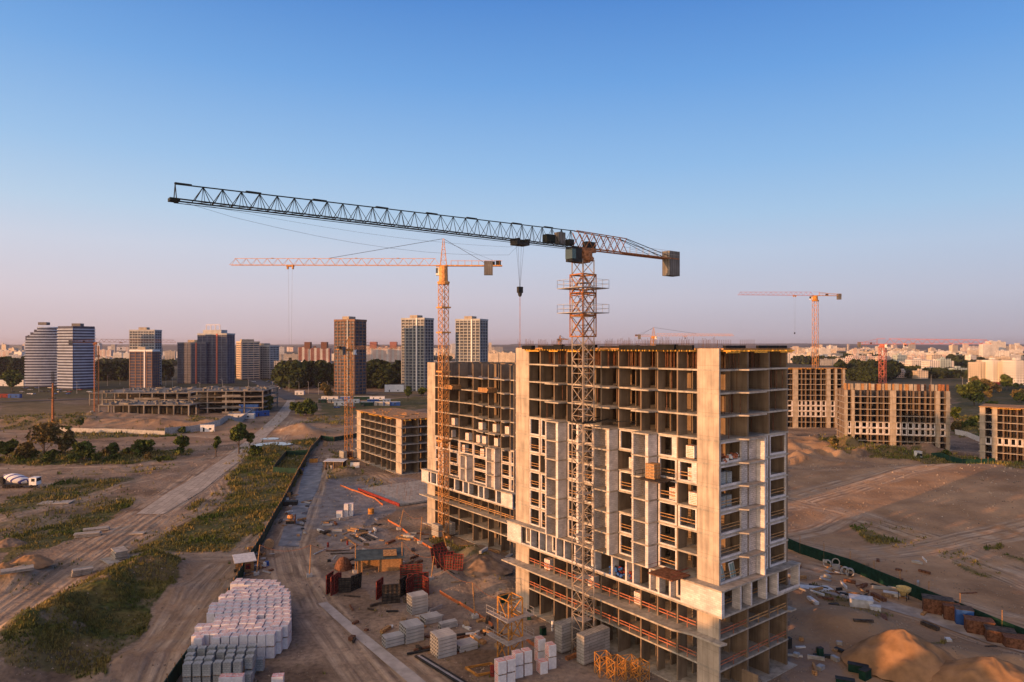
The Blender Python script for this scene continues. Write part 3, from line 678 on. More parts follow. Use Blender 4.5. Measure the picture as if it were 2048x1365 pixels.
# canopy over the lower floors
MB().prism([(-2.0, 5.6), (-1.2, 3.3), (-1.2, -1.0), (-.06, -1.2), (-.06, 42.3), (-2.0, 42.3)], 7.36, 7.595).build('canopy_slab', M['slab'], main)
MB().box(15.76, 17.2, -.4, 1.2, 7.4, 7.6).build('balcony_slab', M['slab'], main)
for a, b_ in zip(TM[1:-2], TM[2:-1]):
    for z in (3.7, 7.6): rails(main, -.0, a + .15, b_ - .15, z, 'railred', step=9)
for z, mt in ((3.7, 'railred'), (7.6, 'railred'), (11.1, 'railwood'), (11.1, 'railwood')):
    for a, b_ in ((.3, 5.9), (6.4, 10.9), (11.3, 15.3)): rails(main, -.0, a, b_, z, mt if a < 6 or z < 5 else 'railwood', 'x', step=9)
# black waterproofed edge of the foundation
MB().box(-1.1, 17, -1.1, 42, -.7, -.05).build('foundation_edge', M['bitumen'], main)
# stair flight by the corner
st = MB().box(3.4, 3.6, -3.2, -.95, 0, 3.4)
for k in range(9): st.box(3.65 + k * .3, 3.95 + k * .3, -2.9, -1.2, 0, 3.2 - k * .34)
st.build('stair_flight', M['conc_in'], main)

# the second block, set back and lower
P0 = Vector((-10.2, 155.7))
def tw(px): k = (px - 1024) / F; return (P0.x - P0.y * k) / (-Vv.x + Vv.y * k)
t0 = -17.4
TW = [0] + [tw(p) - t0 for p in (1020, 1001.5, 976.5, 946, 918, 898, 882, 870, 855)]
PW = (P0.x + Vv.x * t0, P0.y + Vv.y * t0)
zW = [0, 4.0, 7.4, 10.6, 13.6, 16.5, 19.4, 22.3, 25.3, 28.2, 31.1, 34.1, 37.0]
Lw = TW[-1]
BW = [(TW[2], TW[3] - 1.2)]
wing = frame('unfinished_wing_block', 'lower unfinished concrete block set back behind the orange crane mast, left of the nearest block', PW, ANG, zW, 40.0, TW, 15.7,
             piers=[(TW[-2], Lw)], white=(4, 5, 6), seed=11, bal=BW, ballev=(5, 6, 7, 8, 9, 10), rail=True, top='walls', balp=1.6)
def WL(x, y, z): return (PW[0] + U.x * x + Vv.x * y, PW[1] + U.y * x + Vv.y * y, z)
for a, b_, i0, i1 in ((BW[0][0], BW[0][1], 4, 7), (TW[4] + .3, TW[4] + 3.2, 4, 6), (TW[6], TW[6] + 2.2, 4, 6)):
    for i in range(i0, i1):
        za, zb = zW[i], zW[i + 1] - .2
        MB().box(-1.55, -.06, a, a + .4, za, zb).build('balcony_wall', M['block'], wing); MB().box(-1.55, -.06, b_ - .4, b_, za, zb).build('balcony_wall', M['block'], wing)
        MB().box(-1.7, -.06, a - .1, b_ + .1, zb, zb + .19).build('balcony_slab', M['slab'], wing)
        MB().box(-.4, -.1, a + .4, b_ - .4, za, zb).build('balcony_wall', M['blockdot'], wing)
mb = MB().box(-1.2, -.06, -1, Lw + 1, 10.36, 10.59); mb.build('ledge', M['slab'], wing)
mb = MB().box(-1.3, -.06, -1, Lw + 1, 13.38, 13.59); mb.build('ledge', M['slab'], wing)
for a, b_ in ((Lw - 2.4, Lw + .9), (-.9, 3)): MB().box(-1.18, -.9, a, b_, 10.6, 13.37).build('parapet_panel', M['block'], wing)
MB().box(-1.2, -1.0, 3, Lw - 2.4, 10.6, 10.85).build('parapet_panel', M['block'], wing)
for y in [x for x in TW[1:-1]] + [TW[3] + 2, TW[4] + 2.2]: MB().box(-1.16, .02, y - .15, y + .3, 10.86, 13.37).build('brick_fin', M['block'], wing)
MB().box(-1.6, -.06, -1, Lw + 1.4, 7.16, 7.39).build('canopy_slab', M['slab'], wing)
for a, b_ in zip(TW[:-2], TW[1:-1]):
    for z in (7.4,): rails(wing, -.0, a + .15, b_ - .15, z, 'railwood', step=9)
MB().box(-1.1, 17, -1.1, Lw + 1.1, -.7, -.05).build('foundation_edge', M['bitumen'], wing)
for i in (7, 8, 9, 10, 11, 12):
    for a, b_ in ((TW[3], TW[3] + 3.2), (TW[1], TW[1] + 1.8)):
        MB().prism([(-1.5, a), (-.06, a), (-.06, b_), (-1.0, b_)], zW[i] - .2, zW[i] - .004).build('balcony_slab', M['slab'], wing)

# mid-distance frame by the service road
a = Vector((-37.8, 233.7)); bq = Vector((-60.9, 268.0)); L3 = (bq - a).length; ang3 = math.atan2((bq - a).y, (bq - a).x) - math.pi / 2
T3 = [0, L3 * .11, L3 * .22, L3 * .3, L3 * .42, L3 * .56, L3 * .68, L3 * .8, L3 * .9, L3]
f3 = frame('unfinished_low_block', 'small six storey bare concrete frame half hidden behind the set-back block', tuple(a), ang3, [0, 4.0, 7.3, 10.3, 13.2, 16.1], 19.0, T3, 16, piers=[(0, L3*.11), (L3*.9, L3)],
           seed=4, far=True, slabover=.5, mid=(5.5, 10))
MB().box(-.9, 17, -.9, L3 + .9, -.7, -.02).build('foundation_edge', M['bitumen'], f3)
tb = MB()
for k in range(26): tb.cbox((random.uniform(1, 14), random.uniform(1, L3 - 1), 19.05), (random.uniform(1, 3), .3, .25), random.uniform(0, 3))
tb.build('timber_stack', M['board'], f3)

# frames beyond the field on the right; px lists the wall lines from right to left
def ffr(label, px, Yl, Yr, zt, n, seed, white, D=16, piers_=(), top='props'):
    A = Vector((PX(px[0], Yr), Yr)); B = Vector((PX(px[-1], Yl), Yl)); d = (B - A).normalized(); L_ = (B - A).length; an = math.atan2(d.y, d.x) - math.pi / 2
    def tt(p): k = (p - 1024) / F; return (k * A.y - A.x) / (d.x - k * d.y)
    T_ = [0] + [tt(p) for p in px[1:]]; z0 = 3.2; zl = [0] + [z0 + (zt - z0) / (n - 1) * k for k in range(n - 1)]
    return frame('unfinished_frame_block', label, tuple(A), an, zl, zt, T_, D, piers=[(T_[i], T_[i + 1]) for i in piers_], white=white, seed=seed, far=True, cm='conc_far', slabover=.35, mid=(5, 10), top=top, group='unfinished blocks beyond the sandy field', rightwin=False), T_, L_
r1, _, _ = ffr('tall unfinished concrete frame just right of the nearest block, slim orange crane rising behind it', [1690,1686,1674,1670,1661,1653,1643,1632,1622,1612,1604,1596,1586,1574,1560,1545,1530,1515,1500,1480], 372, 366, 32.2, 11, 21, (2, 3, 4), piers_=(0, 2, 4, 11))
r2, TT, LL = ffr('wide unfinished frame with white block storeys low down, red crane rising behind it', [1900,1892,1880,1871,1862,1852,1840,1828,1815,1803,1792,1780,1768,1756,1742,1736,1722,1709,1703,1695,1689], 298, 288, 25.0, 9, 22, (2, 3), piers_=(0, 2, 10, 17, 19), top='walls')
r3, _, _ = ffr('unfinished frame cut off by the right edge of the photo', [2160,2140,2115,2100,2080,2060,2046,2034,2020,2006,1994,1984,1970,1959], 266, 246, 20.6, 7, 23, (2,), piers_=(10, 12), top='props')
# standing wall forms on the roof of the wide frame
for k in range(30):
    y = k / 30 * LL + .3; c_ = random.choice(['brownsteel', 'board', 'conc_far', 'steel', 'rust', 'conc_far'])
    MB().box(.1 + random.random() * 2, .35 + random.random() * 2 + .3, y, y + random.uniform(.6, 1.5), 25.0, 27.6 + random.random() * .3).build('wall_form', M[c_], r2)
# ---------------------------------------------------------------- tower cranes
def lattice_mast(mb, w, z0, z1, step, rc, rb, rot=ANG, kx=False, cx=0, cy=0):
    c, s = math.cos(rot), math.sin(rot); h = w / 2
    cs = [np.array([cx + (a * c - b_ * s), cy + (a * s + b_ * c)]) for a, b_ in ((-h, -h), (h, -h), (h, h), (-h, h))]
    P = lambda i, z: (*cs[i % 4], z)
    for i in range(4): mb.bar(P(i, z0), P(i, z1), rc)
    n = max(1, round((z1 - z0) / step)); st = (z1 - z0) / n
    for k in range(n):
        a, b_ = z0 + k * st, z0 + (k + 1) * st
        for i in range(4):
            mb.bar(P(i, b_), P(i + 1, b_), rb)
            if kx: mb.bar(P(i, a), P(i + 1, b_), rb); mb.bar(P(i + 1, a), P(i, b_), rb)
            elif k % 2: mb.bar(P(i, a), P(i + 1, b_), rb)
            else: mb.bar(P(i + 1, a), P(i, b_), rb)
def lattice_jib(mb, d, s0, s1, z, wj, h0, h1, step, rc, rb, dbl=False):
    n_ = np.array([-d[1], d[0]]); d = np.array(d)
    B = lambda s, e: (*(d * s + n_ * e * wj / 2), z)
    Tt = lambda s: (*(d * s), z + h0 + (h1 - h0) * (s - s0) / (s1 - s0))
    n = max(2, round(abs(s1 - s0) / step)); st = (s1 - s0) / n
    for e in (-1, 1): mb.bar(B(s0, e), B(s1, e), rc)
    mb.bar(Tt(s0 + st * .4), Tt(s1 - st * .4), rc * 1.1)
    for k in range(n):
        a, m_, b_ = s0 + k * st, s0 + (k + .5) * st, s0 + (k + 1) * st
        for e in (-1, 1):
            mb.bar(B(a, e), Tt(m_), rb); mb.bar(Tt(m_), B(b_, e), rb)
            if dbl: mb.bar(B(m_, e), Tt(m_), rb * .8)
        mb.bar(B(a, 1), B(a, -1), rb); mb.bar(B(a, 1), B(b_, -1), rb * .8); 
        if not k % 4: mb.box(*sorted((Tt(a)[0] - .25, Tt(a)[0] + .25)), *sorted((Tt(a)[1] - .2, Tt(a)[1] + .2)), Tt(a)[2] - .02, Tt(a)[2] + .14) if 0 < k else None
def ball(root, w, mat, zb=2.6, n=3):
    MB().cbox((0, 0, 0), (w * 3.0, w * .5, .5), ANG).build('base_beam', M[mat], root); MB().cbox((0, 0, .02), (w * .5, w * 3.0, .5), ANG).build('base_beam', M[mat], root)
    for k, (a, b_) in enumerate(((-1, 0), (1, 0))):
        c, s = math.cos(ANG), math.sin(ANG)
        o = MB().cbox((0, 0, .5), (w * .62, w * 1.7, zb)).build('ballast_block', M['ballast'], root); o.location = (a * w * c * 1.0, a * w * s * 1.0, 0); o.rotation_euler = (0, 0, ANG)
def crane(name, label, x, y, z0, zt, w, end, zj, cl, style='flat', hj=(1.3, 1.1), wj=1.2, mm='orange', jm='orange', cm='orange', trol=None, drop=0, apex=6.5, sides=1.0, step=2.0, base=True, kx=True, cwz=(-2.2, 1.0), mrot=ANG):
    """end: world xy of the jib tip"""
    zg = hz(x, y) if z0 is None else z0
    root = thing(name, label, 'crane', (x, y, 0), 0, 'tower cranes on the site')
    d = Vector((end[0] - x, end[1] - y)); jl = d.length; d = (d / jl); d2 = (d.x, d.y); an = math.atan2(d.y, d.x); t_ = sides
    mb = MB(); lattice_mast(mb, w, zg, zt, step, .085 * t_, .045 * t_, mrot, kx); mb.build('mast', M[mm], root)
    if base: ball(root, w, mm)
    sl_ = MB(); sl_.lathe([(0, zt - .1), (w * .75, zt - .1), (w * .85, zt + .5), (w * .6, zt + .7), (w * .55, zj - .1), (0, zj - .1)], 10); sl_.build('slewing_unit', M[cm], root)
    j = MB(); lattice_jib(j, d2, w * .5, jl, zj, wj, hj[0], hj[1], max(1.9, hj[0] * 1.5), .06 * t_, .032 * t_); j.build('jib', M[jm], root)
    c = MB()
    e2 = np.array(d2); nn = np.array([-d2[1], d2[0]])
    c.cbox((*(-e2 * (cl - w) / 2), zj - .2), (cl + w, wj * .9, .28), an)
    for s in np.arange(w, cl, 1.6):
        for e in (-1, 1): p = -e2 * s + nn * e * wj * .5; c.bar((*p, zj), (*p, zj + 1.1), .03 * t_, 3)
    for e in (-1, 1): c.bar((*(-e2 * w + nn * e * wj * .5), zj + 1.1), (*(-e2 * cl + nn * e * wj * .5), zj + 1.1), .03 * t_, 3)
    c.build('counter_jib', M[cm], root)
    MB().cbox((*(-e2 * (cl - (1.2 if style == 'flat' else 3.2))), zj + cwz[0]), (2.0, wj * 1.05, cwz[1] - cwz[0]), an).build('counterweight', M['cweight'], root)
    mc = MB().cbox((*(-e2 * (cl - .9)), zj + .1), (1.2, wj * .8, 1.0), an); mc.cbox((*(-e2 * (cl - 2.3 if style != 'flat' else cl * .45)), zj + .1), (1.2, wj * .7, .8), an); mc.build('winch', M['dark'], root)
    cb = MB().cbox((*(e2 * (w * .6) + nn * (-w * .75)), zj - 2.2), (1.5, 1.2, 1.9), an).build('cab', M['white'], root)
    MB().cbox((*(e2 * (w * .6 + .55) + nn * (-w * .75)), zj - 1.7), (.45, 1.26, 1.2), an).build('window', M['glass'], cb)
    if style == 'hammer':
        a = MB(); top = np.array([0, 0, zj + apex])
        for ex, ey in ((-1, -1), (1, -1), (1, 1), (-1, 1)):
            q = e2 * ex * w * .42 + nn * ey * w * .42; a.bar((*q, zj - .2), top + np.array([*(q * .15), 0]), .07 * t_)
        for f in (.2, .4, .6, .8):
            cs = [(e2 * ex * w * .42 + nn * ey * w * .42) * (1 - f * .85) for ex, ey in ((-1, -1), (1, -1), (1, 1), (-1, 1))]; cs2 = [(e2 * ex * w * .42 + nn * ey * w * .42) * (1 - (f - .2) * .85) for ex, ey in ((-1, -1), (1, -1), (1, 1), (-1, 1))]
            for i in range(4): a.bar((*cs[i], zj + apex * f), (*cs[(i + 1) % 4], zj + apex * f), .035 * t_); a.bar((*cs2[i], zj + apex * (f - .2)), (*cs[(i + 1) % 4], zj + apex * f), .03 * t_)
        a.build('apex_tower', M[mm], root)
        for s_, h in ((jl * .54, hj[0]), (-cl + 3.5, .3)): MB().bar(top, (*(e2 * s_), zj + h), .05 * t_).build('tie_bar', M['rope'], root)
        MB().bar(top - np.array([0, 0, .6]), (*(-e2 * (cl - 1.6)), zj + 1.0), .02 * t_, 3).build('tie_bar', M['rope'], root)
    else:
        a = MB()
        for e in (-1, 1): a.bar((*(-e2 * w + nn * e * .4), zj + hj[0] * .95), (*(-e2 * (cl - 1.5) + nn * e * .5), zj + .6), .04 * t_)
        a.bar((*(e2 * w * .5), zj + hj[0]), (*(-e2 * w), zj + hj[0]), .06 * t_)
        for e in (-1, 1): a.bar((*(-e2 * w + nn * e * .4), zj), (*(-e2 * w), zj + hj[0]), .05 * t_)
        a.build('tie_bar', M[cm], root)
    if trol:
        s_ = trol * jl; tr = MB().cbox((*(e2 * s_), zj - .35), (1.6, wj * .9, .3), an)
        for e in (-.6, .6): tr.cbox((*(e2 * (s_ + e)), zj - .9), (.25, wj * .7, .55), an)
        tr.build('trolley', M[cm if cm != 'jibgrey' else 'dark'], root)
        rp = MB()
        for e in (-.45, .45): rp.bar((*(e2 * (s_ + e)), zj - .8), (*(e2 * (s_ + e * .5)), drop + .8), .018 * t_, 3)
        rp.build('hoist_rope', M['ropepale'], root)
        MB().cbox((*(e2 * s_), drop), (.55 * t_ ** .5, .3, .9), an).build('hook_block', M['dark'], root)
    return root, e2, nn, an

# nearest crane: flat top, climbing cage, two platforms
CX, CY = 10.15, 97.6
near = thing('tower_crane', 'largest tower crane, long dark grey flat-top jib, weathered mast against the nearest unfinished block', 'crane', (CX, CY, 0), 0, 'tower cranes on the site')
def NB(): return MB()
mb = NB(); lattice_mast(mb, 2.2, -.2, 56.3, 2.0, .105, .055, ANG, False)
c_, s_ = math.cos(ANG), math.sin(ANG)
for k, z in enumerate(np.arange(4, 56, 2.0)):       # ladder inside
    mb.bar((.2, 0, z - 2), (.2, 0, z), .03, 3); mb.bar((.6, 0, z - 2), (.6, 0, z), .03, 3)
mb.build('mast', M['mast'], near)
lad = NB()
for z in np.arange(1, 56, .5): lad.bar((.2, 0, z), (.6, 0, z), .025, 3)
for z in np.arange(5, 55, 6.0): lad.cbox((0, 0, z), (1.9, 1.9, .06), ANG)
lad.build('ladder', M['steel'], near)
cg = NB(); lattice_mast(cg, 2.62, 45.4, 54.2, 2.9, .11, .07, ANG, True)
for z in (45.4, 48.4, 51.6, 54.2):
    h = 1.32
    for a, b_ in (((-h, -h), (h, -h)), ((h, -h), (h, h)), ((h, h), (-h, h)), ((-h, h), (-h, -h))):
        p = (a[0] * c_ - a[1] * s_, a[0] * s_ + a[1] * c_, z); q = (b_[0] * c_ - b_[1] * s_, b_[0] * s_ + b_[1] * c_, z); cg.bar(p, q, .13)
cg.build('climbing_cage', M['rust'], near)
for z in (52.3, 48.8):
    pf = NB()
    for a, b_, dx, dy in ((-2.1, 0, 1.1, 5.2), (2.1, 0, 1.1, 5.2), (0, -2.1, 3.1, 1.1), (0, 2.1, 3.1, 1.1)):
        pf.cbox((a * c_ - b_ * s_, a * s_ + b_ * c_, z - .1), (dx, dy, .1), ANG)
    p_ = pf.build('platform', M['steel'], near); rl = NB(); H = 2.6
    cs = [(-H, -H), (H, -H), (H, H), (-H, H)]
    for i in range(4):
        a, b_ = np.array(cs[i]), np.array(cs[(i + 1) % 4])
        for f in (0, .25, .5, .75, 1): q = a * (1 - f) + b_ * f; rl.bar((q[0] * c_ - q[1] * s_, q[0] * s_ + q[1] * c_, z), (q[0] * c_ - q[1] * s_, q[0] * s_ + q[1] * c_, z + 1.15), .03)
        for hh_ in (.55, 1.15): rl.bar((a[0] * c_ - a[1] * s_, a[0] * s_ + a[1] * c_, z + hh_), (b_[0] * c_ - b_[1] * s_, b_[0] * s_ + b_[1] * c_, z + hh_), .03)
    rl.build('railing', M['steel'], p_)
E = np.array([-.794, -.608]); Nn = np.array([.608, -.794]); JA = math.atan2(E[1], E[0])
def L3p(s, lat, z): return (*(E * s + Nn * lat), z)
sw = NB().lathe([(0, 56.2), (1.5, 56.2), (1.6, 56.6), (1.35, 56.9), (1.35, 57.5), (0, 57.5)], 12); sw.cbox((0, 0, 57.4), (3.4, 1.9, .45), JA); sw.cbox((*(E * .4), 55.9), (1.9, 1.9, .4), JA); sw.build('slewing_unit', M['rust'], near)
j = NB(); jl = 53.3; zj = 58.0; wj = 1.35
h_ = lambda s: 2.35 - .85 * max(0, s) / jl
segs = list(np.linspace(1.5, 12, 7)) + list(np.linspace(12, jl - 1.6, 23)[1:])
for e in (-1, 1): j.bar(L3p(1.5, e * wj / 2, zj), L3p(jl, e * wj / 2 * .9, zj), .085); j.bar(L3p(1.5, e * wj / 2, zj - .22), L3p(jl, e * wj / 2 * .9, zj - .2), .045)
for a, b_ in zip(np.linspace(1.5, jl, 30)[:-1], np.linspace(1.5, jl, 30)[1:]): j.bar(L3p(a, 0, zj + h_(a)), L3p(b_, 0, zj + h_(b_)), .075)
for k, (a, b_) in enumerate(zip(segs[:-1], segs[1:])):
    m_ = (a + b_) / 2
    for e in (-1, 1):
        j.bar(L3p(a, e * wj / 2, zj), L3p(m_, 0, zj + h_(m_)), .04); j.bar(L3p(m_, 0, zj + h_(m_)), L3p(b_, e * wj / 2, zj), .04)
        if k > 14 or k < 6: j.bar(L3p(m_, e * wj / 2, zj), L3p(m_, 0, zj + h_(m_)), .03)
    j.bar(L3p(a, wj / 2, zj), L3p(b_, -wj / 2, zj), .035); j.bar(L3p(a, -wj / 2, zj), L3p(a, wj / 2, zj), .045)
for s in (6.5, 12, 19.2, 25, 31.6, 39, 46, 52.6): j.cbox(L3p(s, 0, zj + h_(s) - .02), (1.5, .3, .16), JA)
for e in (-1, 1): j.bar(L3p(jl, e * .6, zj), L3p(jl, 0, zj + 1.5), .05)
j.cbox(L3p(jl + .1, 0, zj - .2), (.9, 1.0, .3), JA)
j.build('jib', M['jibgrey'], near)
MB().path([L3p(jl - 1, 0, zj - .2)] + [L3p(jl * (1 - f), 0, zj - .2 - 2.5 * math.sin(f * math.pi) ** .9) for f in np.linspace(.1, .75, 9)] + [L3p(11.5, 0, zj - .4)], .014, 3).build('trolley_rope', M['rope'], near)
MB().path([L3p(jl - 1, .3, zj - .1)] + [L3p(jl * (1 - f), .3, zj - .1 - 1.3 * math.sin(f * math.pi)) for f in np.linspace(.1, .75, 9)] + [L3p(11.5, .3, zj - .3)], .012, 3).build('trolley_rope', M['rope'], near)
cj = NB(); cs0, cs1 = -8.4, 1.5; st = np.linspace(cs0, cs1, 8)
for e in (-1, 1):
    cj.bar(L3p(cs1, e * wj / 2, zj - .05), L3p(-20.3, e * wj / 2, zj - .05), .13); cj.bar(L3p(cs0, e * wj / 2 * .9, zj + 2.1), L3p(cs1, e * wj / 2 * .4, zj + 2.35), .08)
    for a, b_ in zip(st[:-1], st[1:]):
        cj.bar(L3p(a, e * wj / 2, zj), L3p(b_, e * wj / 2 * .8, zj + 2.15), .055); cj.bar(L3p(b_, e * wj / 2, zj), L3p(a, e * wj / 2 * .8, zj + 2.15), .055)
cj.cbox(L3p(-14, 0, zj - .12), (12, 1.3, .1), JA)
cj.build('counter_jib', M['rust'], near)
tb = NB()
for e in (-1, 1): tb.bar(L3p(cs0, e * .55, zj + 2.1), L3p(-19.2, e * .6, zj + .1), .06); tb.bar(L3p(cs0, e * .5, zj + 2.0), L3p(-15.5, e * .6, zj + .1), .04)
tb.build('tie_bar', M['jibgrey'], near)
rl = NB()
for e in (-1, 1):
    for s in np.arange(-9, -20.5, -1.45): rl.bar(L3p(s, e * .75, zj), L3p(s, e * .75, zj + 1.1), .025, 3)
    for hh_ in (.55, 1.1): rl.bar(L3p(-9, e * .75, zj + hh_), L3p(-20.3, e * .75, zj + hh_), .022, 3)
rl.build('railing', M['steel'], near)
MB().cbox(L3p(-19.3, 0, zj - 2.75), (2.5, 1.5, 3.9), JA).build('counterweight', M['cweight'], near)

cab_ = MB().cbox(L3p(2.6, .9, 55.75), (1.8, 1.35, 2.0), JA).build('cab', M['dark'], near)
MB().cbox(L3p(3.2, .9, 56.15), (.72, 1.41, 1.35), JA).build('window', glass('cab_window_glass', (.02, .05, .045), .1), cab_)
for s, dx, hh_, mt in ((6.4, 1.5, 1.1, 'jibgrey'), (4.4, 1.2, 1.6, 'cweight'), (2.6, .9, .8, 'dark')): MB().cbox(L3p(s, 0, zj + .2), (dx, 1.0, hh_), JA).build('switch_cabinet', M[mt], near)
MB().cbox(L3p(-1.2, 0, zj + .1), (1.8, .9, .9), JA).build('winch', M['dark'], near)
ts = 11.45
tr = MB().cbox(L3p(ts, 0, zj - .62), (2.1, 1.5, .35), JA); tr.cbox(L3p(ts - .8, 0, zj - .3), (.5, 1.6, .5), JA); tr.cbox(L3p(ts + .8, 0, zj - .3), (.5, 1.6, .5), JA); tr.build('trolley', M['dark'], near)
rp = MB()
for a, b_ in ((-.8, -.2), (.8, .2), (-.3, -.1), (.4, .1)): rp.bar(L3p(ts + a, b_, zj - .6), L3p(ts + a * .15, b_ * .6, 51.8), .016, 3)
rp.build('hoist_rope', M['rope'], near)
hb = MB().cbox(L3p(ts, 0, 51.1), (.75, .4, .8), JA); hb.lathe([(0, 50.5), (.22, 50.7), (.3, 51.1), (0, 51.15)], 8, (E[0] * ts, E[1] * ts, 0)); hb.build('hook_block', M['dark'], near)
MB().bar(L3p(ts, 0, 50.6), L3p(ts, 0, 43.9), .05, 4).build('sling_chain', M['rust'], near)
for k in (-1, 1):
    o = MB().cbox((0, 0, .3), (1.5, 5.0 if k > 0 else 3.6, 3.9)).build('ballast_block', M['ballast'], near); o.rotation_euler = (0, 0, ANG - math.pi / 2); o.location = (Vv.x * -2.3 * k - U.x * (.2 if k > 0 else .9), Vv.y * -2.3 * k - U.y * (.2 if k > 0 else .9), 0)
MB().cbox((0, 0, 0), (6.5, .5, .5), ANG).build('base_beam', M['rust'], near); MB().cbox((0, 0, .02), (.5, 6.5, .5), ANG).build('base_beam', M['rust'], near)
tie = MB()
for z in (33.2,):
    for a, b_ in ((-1.1, -1.1), (1.1, -1.1), (1.1, 1.1), (-1.1, 1.1)): pass
    f = lambda x, y: (U.x * x + Vv.x * y, U.y * x + Vv.y * y, z)
    tie.cbox((0, 0, z - .12), (2.7, 2.7, .24), ANG); 
    for a, b_ in ((1.2, -1.2), (1.2, 1.2)): tie.bar(f(a, b_), f(7.5, b_ - 3.5), .09); tie.bar(f(a, b_), f(7.5, b_ + 2.5), .09)
tie.build('wall_tie', M['dark'], near)

M2 = (PX(887, 158), 158.0)
cr2, e2, n2_, an2 = crane('tower_crane', 'orange hammerhead crane with pointed apex, mast standing at the set-back block', *M2, 0, 58.4, 1.75, (PX(461, 157.2), 157.2), 62.7, 13.6, 'hammer', (1.6, 1.5), 1.2, 'orange', 'orange', 'orange', trol=.72, drop=40.5, apex=6.2, sides=1.15, step=1.6, kx=True)
for z in (22, 38, 47, 52.8): MB().cbox((0, 0, z), (2.5, 2.5, .35), ANG).build('collar', M['orange'], cr2)
for z in (22, 36.5): 
    t_ = MB()
    for a, b_ in ((.9, -.9), (.9, .9)): t_.bar((U.x * a + Vv.x * b_, U.y * a + Vv.y * b_, z), (U.x * 5.5 + Vv.x * b_, U.y * 5.5 + Vv.y * b_, z), .1)
    t_.cbox((U.x * 1.5, U.y * 1.5, z - .1), (3.5, 3, .1), ANG); t_.build('wall_tie', M['dark'], cr2)
m3 = (PX(697.5, 268), 268.0)
crane('tower_crane', 'yellow crane beside the small low frame, short level jib crossing the brown glass tower', *m3, 0, 42.2, 2.3, (PX(806, 305), 305), 42.9, 7, 'hammer', (1.3, 1.2), 1.3, 'yellow', 'orange', 'yellow', apex=4.6, sides=1.25, step=2.4, kx=False)
m4 = (PX(193, 432), 432.0)
crane('tower_crane', 'rusty crane in front of the curved white towers on the left', *m4, 0, 45.2, 2.4, (PX(352, 452), 452), 46.6, 15, 'flat', (1.9, 1.5), 1.6, 'rust', 'rust', 'rust', sides=2.0, step=2.6, trol=.3, drop=42, kx=False)
m6 = (PX(1630.5, 390), 390.0)
crane('tower_crane', 'orange flat-top crane behind the tall frame on the right, rope hanging low', *m6, 0, 69.8, 2.4, (PX(1476, 385), 385), 73.0, 15.6, 'flat', (2.0, 1.6), 1.5, 'orange', 'redcrane', 'yellow', trol=.27, drop=51, sides=1.5, step=2.6, kx=False)
m7 = (PX(1765, 420), 420.0)
crane('tower_crane', 'red crane with long red jib behind the wide frame on the right', *m7, 0, 43.2, 3.0, (PX(1982, 395), 395), 45.4, 14, 'flat', (3.2, 2.2), 2.0, 'redcrane', 'redcrane', 'redcrane', sides=2.8, step=3.2, kx=False, trol=.22, drop=44)
m8 = (PX(1307, 480), 480.0)
crane('tower_crane', 'small yellow crane seen just above the roof of the nearest block', *m8, 0, 49.5, 2.6, (PX(1467, 470), 470), 51.2, 13, 'hammer', (1.6, 1.2), 1.6, 'yellow', 'orange', 'yellow', apex=6, sides=2.0, step=3, trol=.4, drop=49.2)
m9 = (PX(1120, 900), 900.0)
crane('tower_crane', 'tiny distant crane left of the grey mast above the roof edge', *m9, 0, 50, 3, (PX(1136, 930), 930), 52.5, 9, 'hammer', (2, 1.5), 2, 'yellow', 'orange', 'yellow', apex=6, sides=4, step=4, base=False)
# half-dismantled mast on the far left
m5 = G(106, 862)
r_ = thing('drilling_rig', 'tall rusty orange rig mast with dark tip standing alone at the far left', 'drilling rig', (*m5, hz(*m5)))
MB().bar((0, 0, 0), (0, 0, 25), .85, 6, .5).build('mast', M['rust'], r_)
k_ = MB(); lattice_mast(k_, .9, 25, 31, 1.5, .1, .07); k_.build('mast_tip', M['dark'], r_)
MB().cbox((0, -.5, 17), (3.4, 1.4, .5)).build('crossarm', M['dark'], r_)
MB().cbox((0, 0, 0), (6, 3, 1.8)).build('body', M['dark'], r_)
# ---------------------------------------------------------------- trees and bushes
M['leaf'] = leafmat('tree_leaves', (.030, .052, .011), (.12, .14, .032), .35)
M['leaf_olive'] = leafmat('olive_leaves', (.075, .070, .022), (.19, .125, .045), .4)
M['leaf_dark'] = leafmat('dark_leaves', (.014, .024, .009), (.045, .058, .018), .06)
M['bark'] = simple('tree_bark', (.09, .065, .045), .9, 0, .3, 3)
def crown_pts(n, r, h, z0, lobes, rd):
    P = []
    for k in range(lobes):
        a = rd.uniform(0, 6.28); rr = r * rd.uniform(.15, .62); zc = z0 + h * rd.uniform(.22, .78); lr = rd.uniform(.32, .55) * min(r, h / 2 * 1.1)
        q = rng.normal(size=(n // lobes, 3)); q /= np.linalg.norm(q, axis=1)[:, None]; q *= (rng.random((n // lobes, 1)) ** .4)
        P.append(q * [lr, lr, lr * .85] + [math.cos(a) * rr, math.sin(a) * rr, zc])
    return np.vstack(P)
